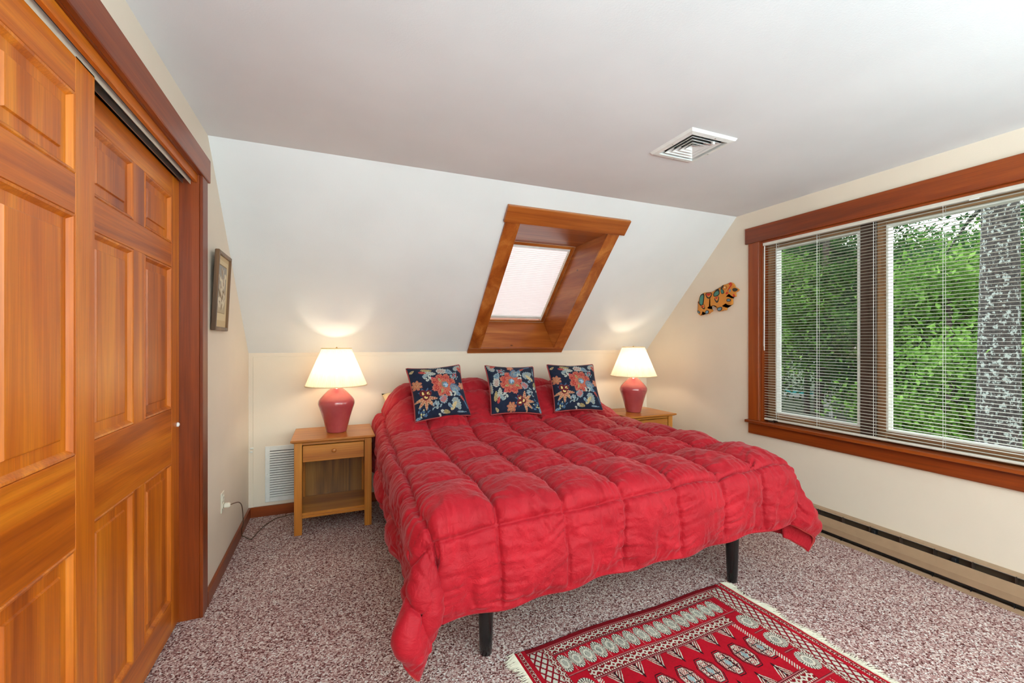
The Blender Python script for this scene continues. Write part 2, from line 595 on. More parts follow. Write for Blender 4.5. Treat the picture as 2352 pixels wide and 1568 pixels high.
for nm, lo, hi, ax, lb in (
        ('baseboard_left', (XL, 2.598, 0), (XL + 0.015, YB, 0.0765), 1, 'reddish brown wooden baseboard between closet casing and corner'),
        ('baseboard_back', (XL + 0.015, YB - 0.015, 0), (XR, YB, 0.0765), 0, 'reddish brown wooden baseboard along the low knee wall')):
    box(nm, lo, hi, M['trim%d' % ax], None, 0.002, kind='structure', label=lb, cat='baseboard')

# ---- closet surround
tr = empty('trim_1', (XL, 2.55, 0), kind='structure', label='reddish stained pine casing around the sliding closet doors', cat='trim')
box('casing_board', (XL, 2.508, 0), (XL + 0.014, 2.598, 2.152), M['trim2'], tr, 0.0025)
box('casing_board', (XL, CY0 - 0.085, 0), (XL + 0.014, CY0 + 0.008, 2.152), M['trim2'], tr, 0.0025)
box('header_board', (XL, CY0 - 0.11, 2.150), (XL + 0.021, 2.622, 2.266), M['trim1'], tr, 0.003)
box('side_jamb', (XL - T, 2.512, 0), (XL - 0.0005, 2.528, 2.152), M['trim2'], tr, 0.001)
box('side_jamb', (XL - T, CY0 - 0.004, 0), (XL - 0.0005, CY0 + 0.012, 2.152), M['trim2'], tr, 0.001)
box('head_jamb', (XL - T, CY0 + 0.012, 2.152), (XL - 0.0005, 2.512, 2.170), M['trim1'], tr, 0.001)
box('track_fascia', (XL - 0.024, CY0 + 0.012, 2.114), (XL - 0.008, 2.512, 2.152), M['door1'], tr, 0.002)
box('track_fascia', (XL - 0.034, CY0 + 0.012, 2.130), (XL - 0.024, 2.512, 2.152), M['trim1'], tr, 0.001)
track = box('sliding_track', (XL - 0.112, CY0 + 0.012, 2.128), (XL - 0.034, 2.512, 2.152), M['blackmetal'], tr)
for dx in (0.036, 0.066, 0.108):
    box('track_rib', (XL - dx - 0.002, CY0 + 0.012, 2.104), (XL - dx, 2.512, 2.130), M['offwhite'] if dx < 0.05 else M['alu'], track)


def panel_mesh(y0, y1, z0, z1, xface):
    prof = [(0.0, -0.003), (0.004, 0.0015), (0.010, 0.0), (0.016, -0.007), (0.020, -0.012), (0.050, -0.0125), (0.053, -0.007), (0.056, -0.0065)]
    bm = bmesh.new()
    rings = []
    for ins, d in prof:
        rings.append([bm.verts.new((xface + d, y, z)) for y, z in ((y0 + ins, z0 + ins), (y1 - ins, z0 + ins), (y1 - ins, z1 - ins), (y0 + ins, z1 - ins))])
    for A, B in zip(rings, rings[1:]):
        for k in range(4):
            bm.faces.new((A[k], A[(k + 1) % 4], B[(k + 1) % 4], B[k]))
    bm.faces.new(rings[-1])
    back = [bm.verts.new((xface - 0.03, v.co.y, v.co.z)) for v in rings[0]]
    for k in range(4):
        bm.faces.new((rings[0][k], rings[0][(k + 1) % 4], back[(k + 1) % 4], back[k]))
    bm.faces.new(back)
    return bm


def closet_door(name, y0, y1, xf, label):
    d = empty(name, (xf - 0.017, (y0 + y1) / 2, 0.012), kind='structure', label=label, cat='door')
    st = 0.1
    ym0, ym1 = (y0 + y1) / 2 - 0.05, (y0 + y1) / 2 + 0.05
    zr = [(0.012, 0.155), (0.790, 1.036), (1.685, 1.790), (2.010, 2.110)]
    for a, b in ((y0, y0 + st), (y1 - st, y1)):
        box('stile', (xf - 0.034, a, 0.012), (xf, b, 2.110), M['door2'], d, 0.0015)
    for a, b in zr:
        box('rail', (xf - 0.034, y0 + st, a), (xf - 0.0004, y1 - st, b), M['door1'], d, 0.001)
    for (a, b), (c, e) in zip(zr, zr[1:]):
        box('mullion', (xf - 0.034, ym0, b), (xf - 0.0004, ym1, c), M['door2'], d, 0.001)
        for p0, p1 in ((y0 + st, ym0), (ym1, y1 - st)):
            obj('panel', panel_mesh(p0, p1, b, c, xf), M['door2'], d)
    return d


closet_door('door_1', 0.693, 1.612, XL - 0.036, 'honey-stained six-panel closet door sliding in the front track')
d2 = closet_door('door_2', 1.604, 2.511, XL - 0.082, 'honey-stained six-panel closet door in the rear track against the jamb')
bm = bmesh.new(); bmesh.ops.create_uvsphere(bm, u_segments=12, v_segments=8, radius=0.011)
for v in bm.verts: v.co = Vector((v.co.x * 0.7 + XL - 0.080, v.co.y + 2.486, v.co.z + 0.951))
obj('finger_pull', bm, M['white'], d2, smooth=True, label='small white round finger pull')

# ---- main window
w1 = empty('window_1', (XR + 0.05, 1.5, WZ0), kind='structure', label='wide wood-framed double window looking out on the trees', cat='window')
box('casing_board', (XR - 0.018, WY1, WZ0), (XR, WY1 + 0.094, WZ1), M['trim2'], w1, 0.0025)
box('casing_board', (XR - 0.018, WY0 - 0.094, WZ0), (XR, WY0, WZ1), M['trim2'], w1, 0.0025)
box('header_board', (XR - 0.024, WY0 - 0.12, WZ1), (XR, WY1 + 0.121, 2.278), M['trim1'], w1, 0.003)
box('sill', (XR - 0.048, WY0 - 0.115, WZ0 - 0.022), (XR + 0.10, WY1 + 0.106, WZ0), M['trim1'], w1, 0.003)
box('apron', (XR - 0.018, WY0 - 0.094, 0.597), (XR, WY1 + 0.094, WZ0 - 0.022), M['trim1'], w1, 0.0025)
jb = box('side_jamb', (XR, WY1 - 0.018, WZ0), (XR + 0.09, WY1 + 0.001, WZ1), M['trim2'], w1)
box('side_jamb', (XR, WY0 - 0.001, WZ0), (XR + 0.09, WY0 + 0.018, WZ1), M['trim2'], w1)
box('head_jamb', (XR, WY0 + 0.018, WZ1 - 0.016), (XR + 0.09, WY1 - 0.018, WZ1 + 0.001), M['trim1'], w1)
XG = XR + 0.10
LITES = [(1.775, 2.339, True), (0.62, 1.600, False)]
box('mullion', (XR + 0.058, 1.667, WZ0), (XR + 0.12, 1.705, WZ1 - 0.016), M['dark_sash'], w1, 0.002)
for a, b, scr in LITES:
    ya, yb = (1.705, WY1 - 0.018) if scr else (WY0 + 0.018, 1.667)
    z0, z1 = WZ0, WZ1 - 0.016
    s = empty('sash', (XG, (a + b) / 2, z0)); s.parent = w1; s.location = Vector((XG, (a + b) / 2, z0)) - WLOC[w1.name]
    mm = ('sash2', 'sash1')
    box('stile', (XG - 0.035, ya, z0), (XG + 0.02, a - 0.012, z1), M['dark_sash'] if scr else M[mm[0]], s, 0.004)
    box('stile', (XG - 0.035, b + 0.012, z0), (XG + 0.02, yb, z1), M[mm[0]], s, 0.004)
    box('rail', (XG - 0.035, a - 0.012, z0), (XG + 0.02, b + 0.012, 0.776), M[mm[1]], s, 0.004)
    box('rail', (XG - 0.035, a - 0.012, 2.086), (XG + 0.02, b + 0.012, z1), M[mm[1]], s, 0.004)
    for lo, hi in (((a - 0.012, 0.776), (a, 2.086)), ((b, 0.776), (b + 0.012, 2.086)), ((a, 0.776), (b, 0.790)), ((a, 2.074), (b, 2.086))):
        box('bead', (XG - 0.042, lo[0], lo[1]), (XG + 0.01, hi[0], hi[1]), M['bead'], s)
    box('pane', (XG - 0.002, a, 0.790), (XG + 0.002, b, 2.074), M['glass'], s)
    if scr:
        box('insect_screen', (XG + 0.012, a, 0.790), (XG + 0.0125, b, 2.074), M['screen'], s)
cr = box('crank_handle', (XR + 0.012, 2.335, WZ0), (XR + 0.04, 2.385, WZ0 + 0.012), M['bronze'], w1, 0.004)
tube('crank_arm', [(XR + 0.02, 2.35, WZ0 + 0.012), (XR + 0.014, 2.33, WZ0 + 0.020), (XR + 0.012, 2.30, WZ0 + 0.016)], 0.005, M['bronze'], cr)

# ---- skylight
w2 = empty('window_2', SL(1.62, 1.0, 0), kind='structure', label='pine-framed skylight well in the sloped ceiling', cat='window')
D = 0.30
bd = lambda nm, lo, hi, mat, bev=0.002: box(nm, lo, hi, mat, w2, bev, SL)
bd('header_board', (1.113, 0.154, 0), (2.150, 0.284, 0.026), M['sky0'], 0.003)
bd('casing_board', (1.128, 0.284, 0), (1.243, 1.576, 0.018), M['sky1'])
bd('casing_board', (1.997, 0.284, 0), (2.108, 1.576, 0.018), M['sky1'])
bd('casing_board', (1.128, 1.569, 0), (2.108, 1.634, 0.019), M['sky0'])
boxes('leak_block', [((1.02, 0.05, -D - 0.07), (1.2635, 1.80, -D - 0.001)), ((1.9765, 0.05, -D - 0.07), (2.22, 1.80, -D - 0.001)),
               ((1.2635, 0.05, -D - 0.07), (1.9765, 0.6215, -D - 0.001)), ((1.2635, 1.5185, -D - 0.07), (1.9765, 1.80, -D - 0.001)),
               ((1.02, 0.05, -D), (1.21, 1.80, -T + 0.005)), ((2.03, 0.05, -D), (2.22, 1.80, -T + 0.005)), ((1.21, 1.61, -D), (2.03, 1.80, -T + 0.005)), ((1.21, 0.0, -D), (2.03, 0.25, -T + 0.005))],
      M['closet_dark'], w2, xf=SL)  # unseen boxes added to stop sky light leaking round the well


def quadslab(nm, pts, mat, th, parent):
    bm = bmesh.new()
    P = [Vector(p) for p in pts]
    n = (P[1] - P[0]).cross(P[2] - P[0]).normalized() * th
    A = [bm.verts.new(p) for p in P]; B = [bm.verts.new(p + n) for p in P]
    bm.faces.new(A); bm.faces.new(B[::-1])
    for k in range(4): bm.faces.new((A[k], A[(k + 1) % 4], B[(k + 1) % 4], B[k]))
    return obj(nm, bm, mat, parent)


TL, BL = 0.62, 1.520                                   # sash on the slope direction
quadslab('well_board', [SL(SX1, SL0, 0), SL(SX1, SL1, 0), SL(1.978, BL, -D), SL(1.978, TL, -D)], M['sky1'], 0.016, w2)
quadslab('well_board', [SL(SX0, SL1, 0), SL(SX0, SL0, 0), SL(1.262, TL, -D), SL(1.262, BL, -D)], M['sky1'], 0.016, w2)
for f0, f1, e in ((0.0, 0.55, 0.0), (0.53, 1.0, 0.003)):   # two boards each at head and foot
    lerp = lambda a, b, f: a + (b - a) * f
    for la, lb in ((SL0, TL), (SL1, BL)):
        p = lambda side, f: SL(lerp((SX0 - 0.004, SX1 + 0.004)[side], (1.258, 1.982)[side], f), lerp(la, lb, f) + (e if la == SL1 else -e), -D * f)
        q = [p(0, f0), p(1, f0), p(1, f1), p(0, f1)]
        if la == SL1: q = q[::-1]
        quadslab('well_board', q, M['sky0'], 0.016, w2)
ss = empty('sash', SL(1.62, 1.0, -D)); ss.parent = w2; ss.location = Vector(SL(1.62, 1.0, -D)) - WLOC[w2.name]
sb = lambda nm, lo, hi, mat, bev=0.002: box(nm, lo, hi, mat, ss, bev, SL)
for lo, hi, ax in (((1.262, TL, -D - 0.05), (1.296, BL, -D), 1), ((1.944, TL, -D - 0.05), (1.978, BL, -D), 1),
                   ((1.296, BL - 0.022, -D - 0.05), (1.944, BL, -D), 0), ((1.296, TL, -D - 0.05), (1.944, TL + 0.030, -D), 0)):
    sb('stile' if ax == 1 else 'rail', lo, hi, M['sky%d' % ax])
sb('pane', (1.296, TL + 0.03, -D - 0.046), (1.944, BL - 0.022, -D - 0.042), M['glass'], 0)
sh = empty('cellular_shade', SL(1.62, TL + 0.03, -D - 0.02), label='white pleated cellular shade drawn over the skylight glass', cat='window shade')
hb = lambda nm, lo, hi, mat, bev=0.001: box(nm, lo, hi, mat, sh, bev, SL)
hb('headrail', (1.298, TL + 0.031, -D - 0.034), (1.942, TL + 0.052, -D - 0.004), M['white'])
hb('bottom_rail', (1.298, BL - 0.062, -D - 0.032), (1.942, BL - 0.040, -D - 0.008), M['white'])
hb('side_channel', (1.935, TL + 0.052, -D - 0.03), (1.943, BL - 0.024, -D - 0.001), M['offwhite'], 0)
bm = bmesh.new()
l0, l1 = TL + 0.052, BL - 0.062
NP = 40
prev = None
for i in range(NP * 2 + 1):
    l = l0 + (l1 - l0) * i / (NP * 2)
    d = -D - 0.026 + (0.010 if i % 2 else 0)
    cur = [bm.verts.new(SL(x, l, d)) for x in (1.298, 1.936)]
    if prev: bm.faces.new((prev[0], prev[1], cur[1], cur[0]))
    prev = cur
obj('pleated_fabric', bm, M['cell'], sh)

# =================================================================== BLIND
XBL = XR + 0.024
bl = empty('window_blind', (XBL, 1.48, 2.14), label='ivory mini blind with open slats hanging in the wide window', cat='blind')
BY0, BY1 = 0.556, 2.418
box('headrail', (XBL - 0.022, BY0, 2.112), (XBL + 0.014, BY1 + 0.002, 2.147), M['blind'], bl, 0.003)
box('valance_tab', (XBL - 0.0235, 1.165, 2.106), (XBL - 0.0215, 1.205, 2.112), M['white'], bl)
bm = bmesh.new()
prev = None
for k in range(6):
    t = -1 + 2 * k / 5
    x = t * 0.0125; z = 0.0022 * (1 - t * t)
    cur = [bm.verts.new((x, BY0 + 0.004, z)), bm.verts.new((x, BY1 - 0.004, z))]
    if prev: bm.faces.new((prev[0], prev[1], cur[1], cur[0]))
    prev = cur
slat_me = bpy.data.meshes.new('slat'); bm.to_mesh(slat_me); bm.free(); slat_me.materials.append(M['blind'])
NS = 67
for i in range(NS):
    s = bpy.data.objects.new('slat', slat_me)
    COL.objects.link(s); s.parent = bl
    s.location = Vector((XBL, 0, 2.096 - i * 0.02035)) - WLOC[bl.name]
    s.rotation_euler = (0, random.gauss(0, 0.006), random.gauss(0, 0.0006))
box('bottom_rail', (XBL - 0.0125, BY0 + 0.004, 0.722), (XBL + 0.0125, BY1 - 0.002, 0.738), M['blind'], bl, 0.004)
for y in (2.31, 2.006, 1.657, 1.317, 0.98, 0.66):
    for dx in (-0.0135, 0.0135):
        tube('ladder_cord', [(XBL + dx, y, 2.113), (XBL + dx, y, 0.738)], 0.0009, M['white'], bl, 5)
    tube('lift_cord', [(XBL, y + 0.006, 2.113), (XBL, y + 0.006, 0.738)], 0.0008, M['white'], bl, 5)
tube('tilt_wand', [(XBL - 0.02, 2.404, 2.108), (XBL - 0.021, 2.406, 1.275)], 0.0038, M['white'], bl, 6)
bm = bmesh.new()                                        # beaded pull chain by the jamb
for i in range(60):
    bmesh.ops.create_icosphere(bm, subdivisions=1, radius=0.0026, matrix=Matrix.Translation((XR + 0.012, 2.4205, 2.05 - i * 0.0125)))
add_tube(bm, [(XR + 0.012, 2.4205, 2.10), (XR + 0.012, 2.4205, 1.31)], 0.0008, 4)
obj('bead_chain', bm, M['offwhite'], bl, kind='stuff')

# =================================================================== BASEBOARD HEATER
HY0, HY1 = -1.3, 2.72
ht = empty('baseboard_heater', (XR - 0.03, (HY0 + HY1) / 2, 0), label='tan enamel baseboard heater along the wall under the window', cat='heater')


def strip(name, prof, mat, y0=HY0, y1=HY1, parent=ht, closed=True):
    bm = bmesh.new()
    extrude_poly(bm, prof, lambda a, b, d: (XR - a, d, b), y0, y1)
    return obj(name, bm, mat, parent)


strip('back_plate', [(0.0005, 0.0), (0.0005, 0.172), (0.004, 0.172), (0.004, 0.0)], M['heaterback'])
strip('top_hood', [(0.0005, 0.172), (0.0005, 0.186), (0.026, 0.181), (0.031, 0.170), (0.029, 0.168), (0.024, 0.177), (0.006, 0.179), (0.006, 0.172)], M['tan'])
strip('hood_lip', [(0.0285, 0.1665), (0.0305, 0.1665), (0.0322, 0.1702), (0.0305, 0.171)], M['alu'])
strip('front_cover', [(0.046, 0.140), (0.052, 0.140), (0.066, 0.088), (0.066, 0.052), (0.060, 0.047), (0.058, 0.050), (0.063, 0.055), (0.063, 0.088), (0.050, 0.136), (0.046, 0.137)], M['tan'])
strip('bottom_tray', [(0.004, 0.0), (0.004, 0.006), (0.054, 0.022), (0.057, 0.020), (0.060, 0.0)], M['tan'])
strip('heating_fins', [(0.008, 0.03), (0.008, 0.125), (0.044, 0.125), (0.048, 0.08), (0.044, 0.03)], M['dark'])
y = 2.60
while y > HY0 + 0.1:
    box('bracket', (XR - 0.047, y - 0.002, 0.022), (XR - 0.006, y, 0.172), M['bronze'], ht)
    box('bracket', (XR - 0.060, y - 0.003, 0.020), (XR - 0.048, y - 0.0005, 0.05), M['blackmetal'], ht)
    y -= 0.158
for y in (1.62, 1.24, 0.86, 2.3):
    box('damper_clip', (XR - 0.045, y, 0.125), (XR - 0.012, y + 0.022, 0.160), M['blackmetal'], ht, 0.003)

# =================================================================== CEILING VENT
vx, vy = (VX0 + VX1) / 2, (VY0 + VY1) / 2
vt = empty('ceiling_vent', (vx, vy, H), label='white square air diffuser with stepped louvres in the ceiling', cat='vent')


def sqring(name, levels, mat, parent=vt):
    """levels: (half size, z) swept as a square frame"""
    bm = bmesh.new()
    rings = [[bm.verts.new((vx + sx * r, vy + sy * r, z)) for sx, sy in ((-1, -1), (1, -1), (1, 1), (-1, 1))] for r, z in levels]
    n = len(rings)
    for i in range(n):
        A, B = rings[i], rings[(i + 1) % n]
        for k in range(4): bm.faces.new((A[k], A[(k + 1) % 4], B[(k + 1) % 4], B[k]))
    return obj(name, bm, mat, parent)


sqring('frame', [(0.156, H), (0.148, H - 0.013), (0.122, H - 0.016), (0.122, H + 0.006), (0.129, H + 0.006), (0.129, H)], M['white'])
for r in (0.102, 0.076, 0.050):
    sqring('louvre', [(r, H - 0.014), (r - 0.004, H - 0.0145), (r - 0.026, H + 0.008), (r - 0.024, H + 0.010)], M['white'])
bm = bmesh.new()
b4 = [bm.verts.new((vx + sx * 0.026, vy + sy * 0.026, H - 0.012)) for sx, sy in ((-1, -1), (1, -1), (1, 1), (-1, 1))]
tp = bm.verts.new((vx, vy, H + 0.018))
for k in range(4): bm.faces.new((b4[k], b4[(k + 1) % 4], tp))
obj('centre_cone', bm, M['white'], vt)
boxes('duct', [((VX0, VY0, H + 0.1), (VX1, VY1, H + 0.12)), ((VX0, VY0, H + 0.0002), (VX0 + 0.002, VY1, H + 0.1)), ((VX1 - 0.002, VY0, H + 0.0002), (VX1, VY1, H + 0.1)),
               ((VX0, VY0, H + 0.0002), (VX1, VY0 + 0.002, H + 0.1)), ((VX0, VY1 - 0.002, H + 0.0002), (VX1, VY1, H + 0.1))], M['dark'], vt)
box('damper_lever', (vx + 0.045, vy - 0.100, H - 0.024), (vx + 0.060, vy - 0.084, H - 0.006), M['white'], vt, 0.003)
for dx, dy in ((-0.136, 0.0), (0.136, 0.02), (0, 0.136), (0.02, -0.136)):
    obj('screw', lathe_bm([(0.0035, 0), (0.0035, 0.002), (0.001, 0.003)], 10), M['alu'], vt).location = Vector((vx + dx, vy + dy, H - 0.0185)) - WLOC[vt.name]

# =================================================================== WALL GRILLE BY THE NIGHTSTAND
gx0, gx1, gz0, gz1 = -0.492, -0.085, 0.105, 0.535
gr = empty('wall_grille', ((gx0 + gx1) / 2, YB, gz0), label='white louvred return-air grille low on the knee wall', cat='vent')
yg = YB - 0.004
for lo, hi in (((gx0, gz0), (gx0 + 0.032, gz1)), ((gx1 - 0.032, gz0), (gx1, gz1)), ((gx0 + 0.032, gz0), (gx1 - 0.032, gz0 + 0.036)), ((gx0 + 0.032, gz1 - 0.036), (gx1 - 0.032, gz1))):
    box('frame', (lo[0], yg - 0.008, lo[1]), (hi[0], yg, hi[1]), M['white'], gr, 0.002)
box('backing', (gx0 + 0.01, yg - 0.0015, gz0 + 0.01), (gx1 - 0.01, yg, gz1 - 0.01), M['dark'], gr)
bm = bmesh.new()
extrude_poly(bm, [(0.0, 0.0), (-0.011, -0.011), (-0.0122, -0.0098), (-0.0012, 0.0012)], lambda a, b, d: (d, a, b), gx0 + 0.032, gx1 - 0.032)
gs = bpy.data.meshes.new('slat'); bm.to_mesh(gs); bm.free(); gs.materials.append(M['white'])
for i in range(19):
    s = bpy.data.objects.new('slat', gs); COL.objects.link(s); s.parent = gr
    s.location = Vector((0, yg - 0.0015, gz0 + 0.052 + i * 0.0186)) - WLOC[gr.name]
obj('screw', lathe_bm([(0.003, 0), (0.003, 0.002), (0.001, 0.003)], 10), M['alu'], gr).location = Vector((gx0 + 0.016, yg - 0.011, 0.32)) - WLOC[gr.name]

# =================================================================== NIGHTSTANDS
def make_nightstand():
    r = empty('nightstand', (0, 0, 0), cat='nightstand', group='oak nightstands beside the bed')
    bm = bmesh.new()                                   # top with an undercut edge
    rings = []
    for ins, z in ((0.018, 0.642), (0.0, 0.653), (0.0, 0.662), (0.003, 0.665)):
        rings.append([bm.verts.new((sx * (0.277 - ins), sy * (0.236 - ins), z)) for sx, sy in ((-1, -1), (1, -1), (1, 1), (-1, 1))])
    for A, B in zip(rings, rings[1:]):
        for k in range(4): bm.faces.new((A[k], A[(k + 1) % 4], B[(k + 1) % 4], B[k]))
    bm.faces.new(rings[0]); bm.faces.new(rings[-1])
    obj('table_top', bm, M['oak0'], r)
    for sx in (-1, 1):
        for y0, y1 in ((-0.205, -0.160), (0.165, 0.210)):
            x0, x1 = sorted((sx * 0.206, sx * 0.256))
            box('leg', (x0, y0, 0), (x1, y1, 0.642), M['oak2'], r, 0.002)
        x0, x1 = sorted((sx * 0.222, sx * 0.238))
        box('side_panel', (x0, -0.160, 0.116), (x1, 0.165, 0.642), M['oak2'], r)
    box('back_panel', (-0.206, 0.182, 0.116), (0.206, 0.190, 0.642), M['oakback'], r)
    box('shelf', (-0.222, -0.186, 0.128), (0.222, 0.182, 0.146), M['oak0'], r, 0.001)
    box('front_rail', (-0.206, -0.196, 0.112), (0.206, -0.178, 0.128), M['oak0'], r, 0.001)
    box('top_rail', (-0.206, -0.195, 0.622), (0.206, -0.175, 0.642), M['oak0'], r, 0.001)
    d = empty('drawer', (0, -0.19, 0.5)); d.parent = r; d.location = (0, -0.19, 0.5)
    box('drawer_front', (-0.2015, -0.201, 0.504), (0.2015, -0.182, 0.617), M['oak0'], d, 0.002)
    box('drawer_box', (-0.198, -0.182, 0.508), (0.198, 0.16, 0.60), M['oak0'], d)
    bm = lathe_bm([(0.006, 0), (0.006, 0.010), (0.013, 0.015), (0.0155, 0.021), (0.012, 0.027), (0.0, 0.029)], 20)
    for v in bm.verts: v.co = Vector((v.co.x, -0.199 - v.co.z, v.co.y + 0.573))
    obj('knob', bm, M['sky2'], d, smooth=True)
    return r


ns1 = make_nightstand()
ns1.name = 'nightstand'
ns2 = copy_tree(ns1)
ns1.location = (0.0, 3.523, 0)
ns1['label'] = 'oak nightstand with one drawer and open shelf in front of the white grille'
ns2.location = (2.732, 3.415, 0)
ns2['label'] = 'oak nightstand half hidden behind the red duvet at the window wall side'


# =================================================================== TABLE LAMPS
def make_lamp():
    r = empty('table_lamp', (0, 0, 0), cat='lamp', group='matching rose ceramic table lamps')
    prof = [(0.0, 0.0), (0.066, 0.0), (0.071, 0.004), (0.075, 0.02), (0.098, 0.11), (0.120, 0.18), (0.1285, 0.205), (0.1295, 0.222), (0.125, 0.240),
            (0.110, 0.262), (0.080, 0.294), (0.052, 0.320), (0.034, 0.335), (0.028, 0.338), (0.0, 0.338)]
    pts = []                                           # smooth the outline
    for i in range(len(prof) - 1):
        pts.append(prof[i])
        if 2 <= i <= 11:
            p0, p1, p2, p3 = prof[i - 1], prof[i], prof[i + 1], prof[min(i + 2, len(prof) - 1)]
            pts.append(tuple((-p0[k] + 9 * p1[k] + 9 * p2[k] - p3[k]) / 16 for k in (0, 1)))
    pts.append(prof[-1])
    obj('lamp_base', lathe_bm(pts, 64, cap=False), M['ceramic'], r, smooth=60)
    obj('neck', lathe_bm([(0.014, 0.338), (0.014, 0.352), (0.011, 0.356), (0.011, 0.37), (0.016, 0.372), (0.016, 0.41), (0.010, 0.412)], 24), M['brass'], r, smooth=40)
    obj('bulb', lathe_bm([(0.012, 0.412), (0.014, 0.425), (0.027, 0.452), (0.030, 0.470), (0.026, 0.488), (0.012, 0.500), (0.0, 0.502)], 24), M['bulb'], r, smooth=True)
    for s in (-1, 1):
        tube('harp', [(s * 0.012, 0, 0.372), (s * 0.045, 0, 0.40), (s * 0.055, 0, 0.47), (s * 0.040, 0, 0.56), (s * 0.008, 0, 0.615)], 0.0022, M['brass'], r, 6)
    obj('finial', lathe_bm([(0.006, 0.612), (0.012, 0.618), (0.004, 0.624), (0.009, 0.632), (0.0, 0.642)], 16), M['brass'], r, smooth=True)
    for k in range(3):
        a = 2 * math.pi * k / 3 + 0.4
        tube('spider_arm', [(0, 0, 0.616), (0.1 * math.cos(a), 0.1 * math.sin(a), 0.626)], 0.0016, M['brass'], r, 5)
    N = 384
    sp = [(0.217 + (0.104 - 0.217) * t, 0.352 + (0.630 - 0.352) * t) for t in (0, 0.04, 0.12, 0.3, 0.5, 0.7, 0.88, 0.96, 1.0)]
    wob = lambda a, z: 0.011 * (1 if (int(round(a / (2 * math.pi) * N)) % 4) < 2 else -1) * (0.7 + 0.3 * math.sin(a * 17))
    sd = obj('lamp_shade', lathe_bm(sp, N, wob, cap=False), M['shade'], r)
    for rr, z in ((0.2185, 0.352), (0.1055, 0.629)):
        tube('trim_band', [(rr * math.cos(t), rr * math.sin(t), z) for t in np.linspace(0, 2 * math.pi, 65)[:-1]], 0.0042, M['cream_cotton'], sd, 6, closed=True)
    return r


lp1 = make_lamp()
lp2 = copy_tree(lp1)
lp1.location = (0.018, 3.52, 0.665)
lp1['label'] = 'lit table lamp with rose ceramic base on the nightstand by the closet wall'
lp2.location = (2.695, 3.42, 0.665)
lp2['label'] = 'lit table lamp with rose ceramic base on the nightstand by the window wall'

# =================================================================== BED
bf = empty('platform_bed', (1.337, 2.72, 0), label='low bed frame on black tapered legs under the red duvet', cat='bed')
bx0, bx1, byf, byh = 0.400, 2.275, 1.735, 3.740
for x0, x1, y0, y1, nm in ((bx0, bx0 + 0.04, byf, byh, 'side_rail'), (bx1 - 0.04, bx1, byf, byh, 'side_rail'),
                           (bx0 + 0.04, bx1 - 0.04, byf, byf + 0.04, 'end_rail'), (bx0 + 0.04, bx1 - 0.04, byh - 0.04, byh, 'end_rail'), (1.317, 1.357, byf + 0.04, byh - 0.04, 'centre_rail')):
    box(nm, (x0, y0, 0.33), (x1, y1, 0.39), M['blackmetal'], bf)
for i in range(9):
    y = byf + 0.10 + i * 0.215
    box('slat', (bx0 + 0.02, y, 0.39), (bx1 - 0.02, y + 0.07, 0.402), M['oak0'], bf)
for x in (0.606, 2.067):
    for y in (1.760, 3.60):
        obj('leg', lathe_bm([(0.024, 0.0), (0.027, 0.004), (0.029, 0.06), (0.038, 0.33)], 24), M['black'], bf, smooth=40).location = Vector((x, y, 0)) - WLOC[bf.name]
bm = bmesh.new(); add_box(bm, (0.375, 1.715, 0.402), (2.300, 3.745, 0.630), 0.035)
obj('mattress', bm, M['mattress'], None, smooth=50, label='king mattress with white ticking under the red duvet', cat='mattress')

BXL, BXR, BYF = 0.372, 2.296, 1.672                    # folded edge of the duvet
ZT = 0.652


def pillow_rise(X, Y):
    side = sstep(BXL - 0.16, BXL + 0.20, X) * (1 - sstep(BXR - 0.32, BXR + 0.14, X))
    up = 0.07 * sstep(2.86, 3.20, Y) + 0.235 * sstep(3.14, 3.50, Y)
    back = 0.10 * sstep(3.60, 3.79, Y)
    return (up - back) * side


def bend(o, flare, R=0.070):
    """how far out and how far down a hanging edge goes"""
    q = R * math.pi / 2
    th = np.clip(o, 0, q) / R
    e = np.clip(o - q, 0, None)
    return R * np.sin(th) + flare * e, R * (1 - np.cos(th)) + e * math.sqrt(1 - flare * flare)


